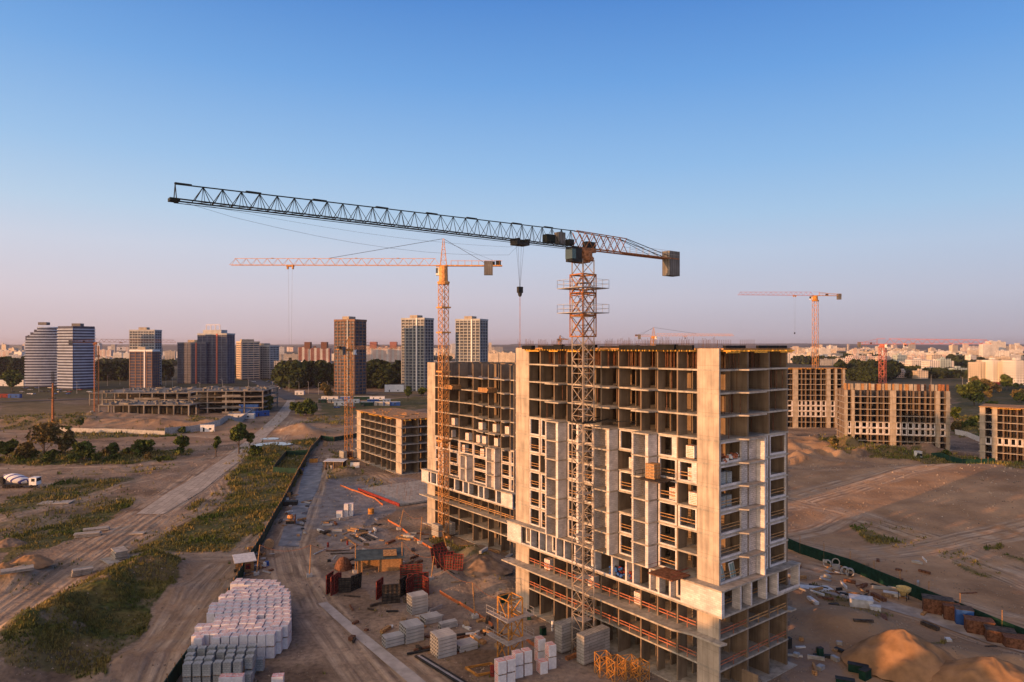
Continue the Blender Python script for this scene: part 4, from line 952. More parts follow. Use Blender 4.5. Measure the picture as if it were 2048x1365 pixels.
def tree(name, label, x, y, r, h, trunk=.25, mat='leaf', n=1400, ls=.55, group='trees on the open ground', lobes=9, seed=0, z=None):
    rd = random.Random(seed + int(x * 13) + int(y)); z = hz(x, y) if z is None else z
    root = thing(name, label, 'tree' if trunk > 0.13 else 'bush', (x, y, z - .1), rd.uniform(0, 6), group)
    z0 = h * trunk; tk = MB(); tr = max(.08, h * .022)
    tk.bar((0, 0, 0), (0, 0, z0 + h * .25), tr, 7, tr * .6)
    for k in range(6):
        a = k * 1.05 + rd.random(); zz = z0 * .8 + h * .05 * k; tk.bar((0, 0, zz * .9), (math.cos(a) * r * .55, math.sin(a) * r * .55, zz + h * .25), tr * .45, 5, tr * .15)
    tk.build('trunk', M['bark'], root)
    mb = MB(); mb.quads(crown_pts(n, r, h - z0, z0, lobes, rd), ls * rng.uniform(.6, 1.3, (n // lobes) * lobes)); mb.build('crown', M[mat], root)
    return root
def T_at(px, pyb, w_px, h_px, name, label, **k):
    x, y = G(px, pyb); s = y / F; return tree(name, label, x, y, w_px * s / 2 * .95, h_px * s, **k)
T_at(478, 908, 48, 70, 'tree', 'tallest dark green tree standing at the edge of the concrete slab road', trunk=.28, n=2600, ls=.8, lobes=12)
T_at(432, 914, 20, 52, 'tree', 'slim upright dark tree just left of the slab road', trunk=.2, n=900, ls=.7, lobes=7)
T_at(500, 903, 24, 42, 'tree', 'small tree right behind the tallest tree on the road side', trunk=.3, n=900, ls=.7, lobes=6)
T_at(362, 912, 38, 44, 'bush', 'round dark bush left of the slab road', trunk=.05, n=1500, ls=.7)
T_at(222, 916, 30, 32, 'bush', 'small round dark bush alone in the roadside strip', trunk=.05, n=1100, ls=.7)
T_at(286, 912, 74, 34, 'bush', 'wide low dark bush in the roadside strip', trunk=.03, n=2200, ls=.75, lobes=14)
T_at(88, 920, 66, 88, 'tree', 'airy brownish tree among the bushes at the far left', trunk=.2, n=1500, ls=.75, mat='leaf_olive', lobes=14)
T_at(14, 920, 46, 50, 'tree', 'bright green tree at the left edge of the photo', trunk=.15, n=1500, ls=.75)
T_at(130, 916, 44, 60, 'tree', 'thin dark tree right of the airy brownish tree', trunk=.15, n=1300, ls=.75, mat='leaf_olive')
T_at(48, 922, 40, 38, 'bush', 'low olive bush between the left edge tree and the airy tree', trunk=.05, n=1100, ls=.7, mat='leaf_olive')
T_at(165, 922, 46, 42, 'bush', 'ragged dark bush right of the thin dark tree', trunk=.05, n=1300, ls=.7)
T_at(196, 926, 30, 22, 'bush', 'small low bush at the track edge on the left', trunk=.05, n=700, ls=.6)
T_at(512, 912, 40, 22, 'bush', 'low green bush at the foot of the tallest tree', trunk=.04, n=900, ls=.7)
T_at(612, 832, 50, 38, 'bush', 'big dark bush cluster right of the slab road far end', trunk=.05, n=2200, ls=1.0, lobes=12, mat='leaf')
T_at(590, 826, 24, 24, 'bush', 'smaller dark bush at the left of the big cluster', trunk=.05, n=800, ls=1.0)
T_at(654, 800, 30, 36, 'tree', 'yellow green tree left of the brown glass tower', trunk=.15, n=1400, ls=1.2, mat='leaf_olive')
T_at(816, 802, 22, 34, 'tree', 'single tree in front of the second glass tower', trunk=.2, n=900, ls=1.1)
T_at(845, 797, 20, 28, 'tree', 'round tree beside the end wall of the set-back block', trunk=.15, n=900, ls=1.1)
T_at(24, 780, 52, 42, 'tree', 'dark tree by the car park at the far left', trunk=.1, n=1600, ls=1.6)
T_at(535, 822, 28, 34, 'bush', 'dark bush at the right end of the grey parking structure', trunk=.05, n=1000, ls=1.1)
T_at(1948, 812, 66, 56, 'tree', 'large dark spreading tree behind the wide frame on the right', trunk=.1, n=2600, ls=1.2, lobes=14)
T_at(1908, 840, 24, 30, 'bush', 'dark bush beside the right end of the wide frame', trunk=.05, n=800, ls=1.0)
T_at(1965, 788, 44, 34, 'tree', 'yellowish tree above the large spreading tree', trunk=.1, n=1200, ls=1.4, mat='leaf_olive')
T_at(2014, 785, 28, 36, 'tree', 'dark tree before the cream slab block at the right edge', trunk=.15, n=1100, ls=1.4)
T_at(2040, 800, 40, 26, 'bush', 'olive bush at the right edge behind the cut-off frame', trunk=.05, n=900, ls=1.2, mat='leaf_olive')
T_at(1668, 905, 40, 20, 'bush', 'pale weeds bush on the earth heaps', trunk=.03, n=900, ls=.7, mat='leaf_olive')
T_at(1892, 925, 20, 18, 'bush', 'small bush by the fence below the wide frame', trunk=.03, n=500, ls=.7)
SB = [(3 + k * 29 + random.uniform(-9, 9), random.uniform(908, 930)) for k in range(13)] + [(random.uniform(110, 370), random.uniform(856, 872)) for _ in range(5)]
SB.sort(); WO = ['first', 'second', 'third', 'fourth', 'fifth', 'sixth', 'seventh', 'eighth', 'ninth', 'tenth', 'eleventh', 'twelfth', 'thirteenth', 'fourteenth', 'fifteenth', 'sixteenth', 'seventeenth', 'eighteenth', 'nineteenth', 'twentieth', 'twenty-first', 'twenty-second', 'twenty-third']
for k, (px, py) in enumerate(SB): T_at(px, py, random.uniform(14, 34), random.uniform(10, 26), 'bush', f'low scrub bush in the left roadside strip, {WO[k]} from the left', trunk=.03, n=520, ls=.62, mat=random.choice(['leaf', 'leaf', 'leaf_olive']), group='low scrub in the roadside strip')
RB = sorted([(random.uniform(1912, 2046), random.uniform(765, 865)) for _ in range(16)])
for k, (px, py) in enumerate(RB): T_at(px, py, random.uniform(16, 34), random.uniform(11, 24), 'bush', f'scrub bush on the green slope behind the right frames, {WO[k]} from the left', trunk=.04, n=600, ls=1.1, mat=random.choice(['leaf', 'leaf', 'leaf_olive']), group='scrub on the far right slope')
# dense woods that read as one mass
def wood(name, pxs, pyb, pyt, depth, n, ls, mat='leaf_dark', seed=1):
    y0 = G(0, pyb)[1]; mb = MB(); P = []
    h = ZAT(pyt, y0); nb = max(6, int((pxs[1] - pxs[0]) * y0 / F / 9) * max(1, int(depth / 22)))
    for k in range(nb):
        y = y0 + rng.uniform(0, depth); x = PX(rng.uniform(*pxs), y0) * (y / y0); hh = h * rng.uniform(.78, 1.05) + (y - y0) * .02; r = rng.uniform(6, 11)
        q = rng.normal(size=(n // nb, 3)); q /= np.linalg.norm(q, axis=1)[:, None]; q *= rng.random((n // nb, 1)) ** .25
        P.append(q * [r, r, hh * .5] + [x, y, hh * .52])
    P = np.vstack(P); mb.quads(P, ls * rng.uniform(.6, 1.3, len(P))); return tag(mb.build(name, M[mat]), kind='stuff')
wood('wood', (560, 860), 779, 727, 90, 26000, 3.2)
wood('wood', (860, 1060), 772, 735, 60, 9000, 3.2)
wood('wood', (195, 270), 762, 725, 40, 5000, 3.6); wood('wood', (305, 350), 762, 725, 40, 4000, 3.6)
wood('wood', (-20, 60), 752, 716, 60, 5000, 4)
wood('wood', (455, 500), 756, 728, 40, 2500, 3.5)
wood('wood', (1680, 1800), 758, 722, 60, 6000, 3.6); wood('wood', (1730, 2060), 757, 742, 60, 9000, 3.6); wood('wood', (1900, 2060), 740, 722, 80, 7000, 4)
wood('wood', (1700, 1780), 766, 740, 50, 4500, 3)
for a, b_, yb, yt in ((1780, 1860, 752, 742), (1860, 1960, 757, 744), (1740, 1800, 735, 727), (1820, 1900, 731, 722), (1600, 1690, 724, 716), (1900, 2050, 722, 714), (0, 60, 733, 722), (700, 900, 722, 714), (980, 1040, 716, 708), (1590, 1700, 730, 716), (1690, 1760, 742, 712), (1600, 1760, 716, 706), (1830, 1920, 722, 708), (1900, 1960, 734, 714), (300, 345, 733, 722), (200, 260, 731, 722), (1040, 1600, 720, 712)):
    wood('wood', (a, b_), yb, yt, 120, 2200 + (b_ - a) * 8, 7)
# far hills
def hill(name, Y, x0, x1, zf, c, dens=180):
    xs = np.linspace(x0, x1, dens); z = np.array([zf(x) for x in xs]); mb = MB()
    V = np.concatenate([np.stack([xs, 0 * xs + Y, 0 * xs - 5], 1), np.stack([xs, 0 * xs + Y + 300, z * .6], 1), np.stack([xs, 0 * xs + Y + 900, z], 1), np.stack([xs, 0 * xs + Y + 2200, z * 0 - 5], 1)])
    i = np.arange(dens - 1); Q = np.vstack([np.stack([i + k * dens, i + 1 + k * dens, i + 1 + (k + 1) * dens, i + (k + 1) * dens], 1) for k in range(3)])
    mb.add(V, Q); return tag(mb.build(name, c, smooth=True), kind='structure')
hm = simple('wooded_hill', (.028, .035, .03), .95, 0, .4, .003)
hill('hills', 9000, -9000, 9000, lambda x: 42 + 22 * float(fbm(x / 1600, .5, 5)) + 10 * float(fbm(x / 250, .5, 6)) - 8, hm)
hill('hills', 12500, -12000, 12000, lambda x: 55 + 40 * float(fbm(x / 2500, 2.5, 15)) + (14 if x > 0 else 0), hm)
# ---------------------------------------------------------------- the city
def facade(name, wall, win=(.03, .035, .045), bay=3.2, st=2.9, ww=.5, wh=.5, band=None, var=.3, alt=None):
    """wall with a window grid in metres; uv v is the height"""
    m, t, b = nmat(name); tcn = nd(t, 'ShaderNodeTexCoord'); sx = nd(t, 'ShaderNodeSeparateXYZ'); t.links.new(tcn.outputs['UV'], sx.inputs[0])
    def mth(op, a, c_=0.0):
        x = nd(t, 'ShaderNodeMath', operation=op)
        for i, s in ((0, a), (1, c_)):
            if isinstance(s, (int, float)): x.inputs[i].default_value = s
            else: t.links.new(s, x.inputs[i])
        return x.outputs[0]
    fx = mth('FRACT', mth('DIVIDE', sx.outputs[0], bay)); fz = mth('FRACT', mth('DIVIDE', sx.outputs[1], st))
    ix = mth('FLOOR', mth('DIVIDE', sx.outputs[0], bay)); iz = mth('FLOOR', mth('DIVIDE', sx.outputs[1], st))
    inx = mth('LESS_THAN', mth('ABSOLUTE', mth('SUBTRACT', fx, .5)), ww / 2); inz = mth('LESS_THAN', mth('ABSOLUTE', mth('SUBTRACT', fz, .55)), wh / 2)
    w_ = mth('MULTIPLY', inx, inz)
    ge = nd(t, 'ShaderNodeNewGeometry'); sn_ = nd(t, 'ShaderNodeSeparateXYZ'); t.links.new(ge.outputs['Normal'], sn_.inputs[0])
    w_ = mth('MULTIPLY', w_, mth('LESS_THAN', sn_.outputs[2], .5))
    cb = nd(t, 'ShaderNodeCombineXYZ'); t.links.new(ix, cb.inputs[0]); t.links.new(iz, cb.inputs[1])
    wn_ = nd(t, 'ShaderNodeTexWhiteNoise', noise_dimensions='3D'); t.links.new(cb.outputs[0], wn_.inputs[0])
    def mixx(f, a, c_):
        x = nd(t, 'ShaderNodeMix', data_type='RGBA')
        for i, s in ((0, f), (6, a), (7, c_)):
            if isinstance(s, tuple): x.inputs[i].default_value = (*s, 1)
            else: t.links.new(s, x.inputs[i])
        return x.outputs[2]
    wc = mixx(wn_.outputs[0], win, tuple(min(1, x * 3 + .05) for x in win))
    wl = wall
    if alt:   # alternating vertical strips of another colour
        wl = mixx(mth('LESS_THAN', mth('FRACT', mth('DIVIDE', sx.outputs[0], bay * 5)), .4), wall, alt)
    if band: wl = mixx(mth('LESS_THAN', fz, .16), wl, band)
    cur = mixx(w_, wl, wc)
    o, n = noise_mix(t, (.82, .82, .82), (1.08, 1.08, 1.08), .08, tcn.outputs['Object'])
    mu = nd(t, 'ShaderNodeMix', data_type='RGBA', blend_type='MULTIPLY'); mu.inputs[0].default_value = 1; t.links.new(cur, mu.inputs[6]); t.links.new(o, mu.inputs[7])
    t.links.new(mu.outputs[2], b.inputs['Base Color']); r = nd(t, 'ShaderNodeMapRange', i_3=.85, i_4=.2); t.links.new(w_, r.inputs[0]); t.links.new(r.outputs[0], b.inputs['Roughness'])
    return m
FA = {'white': facade('white_panel_facade', (.74, .70, .64), bay=3.2), 'cream': facade('cream_panel_facade', (.68, .57, .44), bay=3.4, band=(.45, .38, .30)), 'pink': facade('pale_pink_facade', (.62, .47, .40), bay=3.0, ww=.42, alt=(.62, .58, .54)),
      'grey': facade('grey_panel_facade', (.34, .33, .32), bay=3.2, ww=.6, band=(.42, .41, .4)), 'brick': facade('red_brick_facade', (.24, .09, .065), bay=3.2, alt=(.58, .55, .52)), 'mint': facade('pale_mint_facade', (.42, .50, .48), bay=3.6, ww=.6)}
M['roof'] = simple('flat_roof_felt', (.16, .15, .15), .9, 0, .2, .2)
ADJ = {'white': 'white', 'cream': 'cream', 'pink': 'pale pink', 'grey': 'grey', 'brick': 'red brick', 'mint': 'pale mint'}
CITY = []
def block(px0, px1, pyt, pyb, fa, depth=14, rot=0.0, bumps=True):
    """apartment block seen between two pixel columns, foot at row pyb, roof at pyt"""
    Y = G(0, pyb)[1]; x0, x1 = PX(px0, Y), PX(px1, Y); h = ZAT(pyt, Y); L_ = (x1 - x0) / max(.4, math.cos(rot) + depth / max(x1 - x0, 1) * abs(math.sin(rot)))
    CITY.append(((px0 + px1) / 2, pyb, fa, h, L_, depth, ((x0 + x1) / 2, Y + depth / 2), rot, Y))
RW = random.Random(5)
# near and middle rows picked out from the photograph
for a in [(596, 660, 695, 726, 'brick', 16), (724, 801, 694, 724, 'pink', 16), (548, 588, 722, 760, 'grey', 30), (660, 700, 708, 722, 'white', 12), (20, 50, 703, 722, 'cream', 20), (0, 24, 703, 724, 'pink', 20),
          (1966, 1998, 689, 724, 'white', 18), (1980, 2012, 683, 723, 'white', 22), (1958, 1984, 725, 766, 'cream', 20), (1985, 2008, 721, 767, 'white', 20), (2009, 2030, 724, 768, 'cream', 20), (2031, 2058, 721, 770, 'white', 20), (1706, 1732, 722, 750, 'cream', 16), (1732, 1762, 720, 744, 'mint', 20), (1770, 1825, 727, 745, 'white', 20), (1824, 1862, 720, 746, 'white', 20),
          (1860, 1908, 722, 752, 'white', 22), (1785, 1830, 742, 756, 'pink', 14), (1836, 1856, 742, 758, 'cream', 14), (1578, 1594, 697, 722, 'pink', 18), (1596, 1610, 704, 724, 'cream', 14), (1616, 1630, 698, 724, 'white', 18), (1638, 1662, 697, 724, 'white', 18),
          (1662, 1682, 712, 728, 'white', 18), (1680, 1722, 714, 722, 'cream', 16), (1720, 1742, 698, 714, 'pink', 18), (1744, 1800, 705, 714, 'grey', 16), (1800, 1840, 700, 712, 'cream', 16), (1838, 1876, 702, 712, 'grey', 16), (1876, 1930, 704, 714, 'white', 16),
          (1930, 1948, 697, 708, 'pink', 16), (1950, 1966, 703, 716, 'grey', 16), (200, 222, 700, 714, 'pink', 20), (222, 258, 713, 722, 'cream', 20), (310, 345, 712, 722, 'white', 20), (1013, 1030, 706, 717, 'white', 20), (975, 1012, 710, 720, 'mint', 20), (866, 880, 704, 716, 'white', 16), (880, 910, 708, 718, 'cream', 16)]:
    block(*a)
# the rest of the skyline, row after row
for Yr_, n_, hmin, hmax in ((1500, 16, 14, 30), (2000, 26, 16, 36), (2700, 34, 16, 44), (3500, 40, 20, 50), (4600, 40, 24, 56), (6200, 34, 26, 62)):
    for k in range(n_):
        px = RW.uniform(1585, 2048) if RW.random() < .58 else RW.choice([RW.uniform(0, 50), RW.uniform(195, 350), RW.uniform(500, 665), RW.uniform(725, 1030), RW.uniform(725, 1030)])
        Y = Yr_ * RW.uniform(.85, 1.2); py = HZ + CH * F / Y; wd = RW.choice([18, 26, 60, 90, 120]) * F / Y; h = RW.uniform(hmin, hmax) * (1.25 if wd * Y / F < 30 else .8)
        block(px - wd / 2, px + wd / 2, HZ - (h - CH) * F / Y, py, RW.choice(['white', 'white', 'cream', 'cream', 'pink', 'grey']), 14, RW.uniform(-.3, .3))
for k in range(15):
    px = 1712 + k * 23 + RW.uniform(-9, 9); Y = RW.uniform(960, 1350); py = HZ + CH * F / Y; wd = RW.choice([16, 22, 34, 48]) * F / Y; h = RW.uniform(13, 29)
    if not (1955 < px): block(px - wd / 2, px + wd / 2, HZ - (h - CH) * F / Y, py, RW.choice(['white', 'white', 'cream', 'pink', 'grey', 'mint']), 13, RW.uniform(-.35, .35))
ORD = ['first', 'second', 'third', 'fourth', 'fifth', 'sixth', 'seventh', 'eighth', 'ninth', 'tenth', 'eleventh', 'twelfth', 'thirteenth', 'fourteenth', 'fifteenth', 'sixteenth', 'seventeenth', 'eighteenth', 'nineteenth', 'twentieth']
def zone_of(px): return 'left of the curved towers' if px < 50 else 'beyond the rusty left crane' if px < 350 else 'left of the brown glass tower' if px < 663 else 'between the glass towers' if px < 1035 else 'right of the nearest block' if px < 1760 else 'right of the red crane'
def rank(items, keyf, labf):      # label each item by its order from the left inside its look-alikes
    d = {}
    for it in items: d.setdefault(keyf(it), []).append(it)
    res = {}
    for k, v in d.items():
        v.sort(key=lambda q: q[0])
        for i, it in enumerate(v): res[id(it)] = labf(k, i, len(v))
    return res
def ckey(c): return (('tall' if c[3] > 44 else 'low' if c[3] < 20 else 'mid-height') + ' ' + ('long ' if c[4] > 50 else 'slim ' if c[4] < 24 else '') + ADJ[c[2]], ('far ' if c[8] > 2400 else 'distant ' if c[8] > 1300 else 'nearer ') , zone_of(c[0]))
LB = rank(CITY, ckey, lambda k, i, n: f'{k[0]} {k[1]}block {k[2]}' + (f', {ORD[min(i, 19)]} from the left' if n > 1 else ''))
for c in CITY:
    px, py, fa, h, L_, dp, loc, rot, Y = c
    o = thing('apartment_block', LB[id(c)], 'building', (*loc, 0), rot, 'city apartment blocks')
    mb = MB(); n = max(1, int(L_ / 22)) if L_ > 30 else 1; w_ = L_ / n
    for k in range(n): mb.box(-L_ / 2 + k * w_, -L_ / 2 + (k + 1) * w_ - .01, -dp / 2 + (k % 2) * 1.5, dp / 2, -1, h - (k % 3) * 1.4 * (h > 25))
    mb.build('wall', FA[fa], o)
    if Y < 3200:
        rf = MB()
        for k in range(max(1, n)): rf.box(-L_ / 2 + (k + .35) * w_, -L_ / 2 + (k + .6) * w_, -2.5, 3, h - 2, h + 2.6)
        rf.build('roof_housing', FA[fa] if fa != 'brick' else M['brownsteel'], o)
    if px < 801 and fa in ('brick', 'pink') and 590 < px:
        for f in (.2, .72): MB().box(-L_ / 2 + L_ * f, -L_ / 2 + L_ * (f + .18), -dp / 2 - .6, dp / 2, h - 4, h + 14).build('roof_tower', M['brownsteel'] if fa == 'brick' else simple('pink_red_render', (.30, .13, .11), .9), o)

# ---- towers built with their own floors
M['concdark'] = simple('dirty_dark_concrete', (.20, .185, .165), .9, 0, .35, .15)
M['shadewhite'] = simple('white_band_shade_tint', (.33, .39, .52), .7, 0, .08, .2)  # white bands with bluish shade put into the colour
M['navy'] = simple('dark_blue_cladding', (.045, .055, .10), .4, 0, .2, .2)
M['towerglass'] = facade('tower_glass_wall', (.045, .055, .07), (.02, .03, .05), bay=1.6, st=2.9, ww=.75, wh=.55)
M['sunpeach'] = simple('sunlit_peach_front', (.58, .45, .34), .8, 0, .15, .3)  # sunlight put into the colour; the shaded block beside takes the grey band
M['slateband'] = simple('slate_blue_cladding', (.13, .145, .19), .6, 0, .2, .2)
M['brownband'] = simple('brown_cladding', (.22, .13, .09), .7, 0, .2, .2)
M['paleband'] = simple('pale_cladding', (.37, .38, .38), .7, 0, .12, .2)
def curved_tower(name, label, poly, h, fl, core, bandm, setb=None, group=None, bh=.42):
    """poly: list of plan points; one band for each storey"""
    root = thing(name, label, 'building', (poly[0][0], poly[0][1], 0), 0, group); n = int(h / fl)
    q = [(x - poly[0][0], y - poly[0][1]) for x, y in poly]; cx = sum(p[0] for p in q) / len(q); cy = sum(p[1] for p in q) / len(q)
    def sc_(f, dx=0): return [(cx + (x - cx) * f, cy + (y - cy) * f) for x, y in q]
    def cut(k):
        if not setb or k < n - len(setb): return q
        f = setb[k - (n - len(setb))]; x1 = max(p[0] for p in q); return [(x1 + (x - x1) * f, y) for x, y in q]
    c_ = MB(); c_.prism([(cx + (x - cx) * .95, cy + (y - cy) * .95) for x, y in cut(0)], 0, h - (len(setb) * fl if setb else 0)); 
    if setb:
        for k in range(n - len(setb), n): p = cut(k); c_.prism([(cx + (x - cx) * .95, cy + (y - cy) * .95) for x, y in p], k * fl, (k + 1) * fl)
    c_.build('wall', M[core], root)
    for k in range(1, n + 1): MB().prism(cut(min(k, n - 1)), k * fl - bh * fl, k * fl).build('balcony_band', M[bandm], root)
    MB().cbox((cx, cy, h), (9, 6, 3)).build('roof_housing', M['roof'], root); return root
def arc(px0, px1, Y, depth, bulge, n=10, lean=0):
    x0, x1 = PX(px0, Y), PX(px1, Y); P = [(x0 + (x1 - x0) * i / n, Y + lean * i / n - bulge * math.sin(math.pi * i / n)) for i in range(n + 1)]
    return P + [(x1 - 2, Y + depth + lean), (x0 + 2, Y + depth)]
curved_tower('curved_tower', 'leftmost white and blue curved tower with a stepped rounded top', arc(49, 114, 735, 20, 2.5, lean=7), 67, 2.95, 'navy', 'shadewhite', [.93, .84, .72, .62], 'white curved towers')
a_ = [(PX(114, 700), 700), (PX(148, 694), 692)] + [(PX(148 + 34 * f, 700), 692 + 16 * f ** 1.8) for f in (.25, .5, .75, 1.0)] + [(PX(180, 716), 722), (PX(116, 716), 722)]
curved_tower('curved_tower', 'second white and blue tower, flat left face, right of the stepped curved one', a_, 64.5, 2.95, 'navy', 'shadewhite', None, 'white curved towers')
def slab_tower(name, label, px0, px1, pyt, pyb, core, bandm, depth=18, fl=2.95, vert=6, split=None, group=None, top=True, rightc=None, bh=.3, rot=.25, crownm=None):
    Y = G(0, pyb)[1]; x0, x1 = PX(px0, Y), PX(px1, Y); h = ZAT(pyt, Y); Wt = (x1 - x0); L_ = Wt / (math.cos(rot) + depth / Wt * math.sin(rot)) if Wt > 5 else Wt
    root = thing(name, label, 'building', (x0, Y + L_ * 0 + (0), 0), 0, group); root.location = (x0 + 0, Y + depth * 0 + L_ * math.sin(rot), 0); root.rotation_euler = (0, 0, -rot); n = int(h / fl)
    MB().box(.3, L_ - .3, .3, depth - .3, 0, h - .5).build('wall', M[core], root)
    for k in range(1, n + 1): MB().box(0, L_, 0, depth, k * fl - bh * fl, k * fl).build('balcony_band', M[bandm], root)
    for k in range(vert + 1):
        x = k / vert * (L_ - .8); MB().box(x, x + .8 * (1 if k % 2 else .6), -.12, .5, 0, h).build('pilaster', M[bandm], root)
    for k in range(4): y = 1 + k / 3 * (depth - 2); MB().box(L_ - .3, L_ + .12, y, y + .5, 0, h).build('pilaster', M[bandm], root)
    MB().box(-.2, L_ + .2, -.2, depth + .2, h - 1.3, h + .6).build('parapet', M[crownm or bandm], root)
    if top: MB().box(L_ * .3, L_ * .62, 3, depth - 5, h, h + 3.4).build('roof_housing', M['conc_far'], root)
    if rightc: MB().box(L_ * .64, L_ * .69, -.6, .4, 0, h + .2).build('pilaster', M[rightc], root)
    return root
gg = 'three glass and concrete towers'
slab_tower('glass_tower', 'brown banded glass tower left of the other two', 663, 723, 640, 790, 'towerglass', 'brownband', group=gg, rot=.42, rightc='paleband', bh=.22)
slab_tower('glass_tower', 'middle glass tower with a pale top and white vertical strip', 799, 862, 637, 783, 'towerglass', 'paleband', group=gg, rot=.42, rightc='white', bh=.2)
slab_tower('glass_tower', 'right glass tower behind the set-back block, pale top', 909, 973, 639, 783, 'towerglass', 'paleband', group=gg, rot=.42, rightc='white', bh=.2)
slab_tower('grid_tower', 'tall cream gridded tower behind the short red and dark tower', 257, 311, 661, 772, 'towerglass', 'paleband', rot=.06, vert=9, bh=.38, depth=14)
slab_tower('unfinished_tower', 'shorter tower with red sides, dark glass middle and white frame', 258, 306, 701, 778, 'navy', 'brownband', rot=.05, vert=4, bh=.22, depth=14, rightc='white', crownm='white')
slab_tower('dark_tower', 'lower dark blue tower with thin white floors and a copper strip', 347, 418, 686, 768, 'navy', 'slateband', rot=.25, vert=6, bh=.16, depth=16, rightc='redcrane')
dt = slab_tower('dark_tower', 'taller dark tower with a stepped white top and roof frame', 389, 459, 668, 768, 'navy', 'slateband', rot=.2, crownm='paleband', vert=6, bh=.18, depth=16, rightc='redcrane')
d0 = MB().box(6, 30, 2, 14, ZAT(668, G(0, 768)[1]), ZAT(660, G(0, 768)[1])); d0.build('penthouse', M['paleband'], dt)
z_ = ZAT(660, G(0, 768)[1]); d1 = MB()
for x in (9, 15, 21, 27): d1.bar((x, 4, z_), (x, 4, z_ + 6), .4)
d1.bar((9, 4, z_ + 6), (27, 4, z_ + 6), .4); d1.build('roof_frame', M['steel'], dt)
slab_tower('balcony_block', 'sunlit peach apartment block with many balconies right of the dark towers', 462, 505, 684, 760, 'towerglass', 'sunpeach', rot=.9, vert=7, bh=.45, depth=24, group='balcony blocks', top=True)
slab_tower('balcony_block', 'grey shaded apartment block joined right of the sunlit peach one', 498, 548, 692, 758, 'towerglass', 'paleband', rot=.35, vert=8, bh=.45, depth=20, group='balcony blocks')

# parking structure with open decks on the left
def deckframe(label, px0, px1, pyb, pyt, nl, depth, rot=0.0, seed=1):
    Y = G(0, pyb)[1]; x0, x1 = PX(px0, Y), PX(px1, Y); h = ZAT(pyt, Y); L_ = (x1 - x0) / math.cos(rot); root = thing('parking_structure', label, 'building', (x0, Y, 0), rot, 'unfinished decks on the left'); rd = random.Random(seed)
    for k in range(nl + 1): MB().box(-.4, L_ + .4, 0, depth, h * k / nl - .5, h * k / nl).build('floor_slab', M['concdark'], root)
    for x in np.linspace(0, L_ - .8, max(3, int(L_ / 8))):
        for y in (.3, depth * .35, depth - 1.2): MB().box(x, x + .8, y, y + .8, 0, h - .5).build('column', M['concdark'], root)
    MB().box(.2, L_ - .2, depth * .5, depth * .52, 0, h - .5).build('inner_wall', M['dark'], root)
    mb = MB()
    for k in range(int(L_ * 1.2)): mb.cbox((rd.uniform(1, L_ - 2), rd.uniform(1, depth - 1), h), (rd.uniform(.6, 5), rd.uniform(.5, 2), rd.uniform(.3, 1.4)), rd.uniform(0, 3))
    tag(mb.build('roof_clutter', M['concdark'], root), kind='stuff'); 
    for k in range(0, nl): MB().box(L_ * .45, L_ * .7, -.1, .12, h * k / nl, h * k / nl + 1.2).build('parapet', M['concdark'], root)
    return root
deckframe('long low deck of the unfinished parking structure behind the rusty crane', 178, 380, 812, 786, 2, 60, .0, 2)
deckframe('lowest front deck of the unfinished parking structure, open bays facing the pit', 196, 378, 833, 810, 1, 30, .0, 3)
deckframe('four storey open concrete decks at the right end of the parking structure', 376, 520, 828, 783, 4, 45, .12, 4)
# ---------------------------------------------------------------- the yard: packs, stacks, forms, fences, vehicles
def printmat(name, base, ink, faces='both', dens=.5):
    m, t, b = nmat(name); tcn = nd(t, 'ShaderNodeTexCoord'); sx = nd(t, 'ShaderNodeSeparateXYZ'); t.links.new(tcn.outputs['Object'], sx.inputs[0]); sn_ = nd(t, 'ShaderNodeSeparateXYZ'); t.links.new(tcn.outputs['Normal'], sn_.inputs[0])
    def mth(op, a, c_=0.0):
        x = nd(t, 'ShaderNodeMath', operation=op)
        for i, s in ((0, a), (1, c_)):
            if isinstance(s, (int, float)): x.inputs[i].default_value = s
            else: t.links.new(s, x.inputs[i])
        return x.outputs[0]
    top = mth('GREATER_THAN', sn_.outputs[2], .6); side = mth('LESS_THAN', sn_.outputs[0], -.6)
    st_t = mth('LESS_THAN', mth('FRACT', mth('MULTIPLY', sx.outputs[1], 2.6)), .55); st_s = mth('LESS_THAN', mth('FRACT', mth('MULTIPLY', sx.outputs[2], 4.2)), .55)
    f = mth('ADD', mth('MULTIPLY', top, st_t), mth('MULTIPLY', side, st_s))
    n = nd(t, 'ShaderNodeTexNoise'); n.inputs['Scale'].default_value = 6; n.inputs['Detail'].default_value = 2; t.links.new(tcn.outputs['Object'], n.inputs[0])
    f = mth('MULTIPLY', f, mth('GREATER_THAN', n.outputs[0], dens)); f = mth('MULTIPLY', f, mth('LESS_THAN', mth('ABSOLUTE', sx.outputs[0 if faces == 'top' else 1]), .48 if faces == 'top' else .55))
    x = nd(t, 'ShaderNodeMix', data_type='RGBA'); t.links.new(f, x.inputs[0]); x.inputs[6].default_value = (*base, 1); x.inputs[7].default_value = (*ink, 1)
    br, bn = noise_mix(t, (.86, .86, .86), (1.05, 1.05, 1.05), 2.5, tcn.outputs['Object']); mu = nd(t, 'ShaderNodeMix', data_type='RGBA', blend_type='MULTIPLY'); mu.inputs[0].default_value = 1
    t.links.new(x.outputs[2], mu.inputs[6]); t.links.new(br, mu.inputs[7]); t.links.new(mu.outputs[2], b.inputs['Base Color']); b.inputs['Roughness'].default_value = .45; return m
M['wrap'] = printmat('white_wrap_with_orange_print', (.66, .65, .68), (.70, .33, .20), 'both', .42)
M['wrapred'] = printmat('white_wrap_with_red_print', (.70, .69, .71), (.70, .16, .10), 'both', .40)
M['greypack'] = brick('grey_block_pack', (.36, .38, .38), (.15, .16, .17), .4, .25, .02)
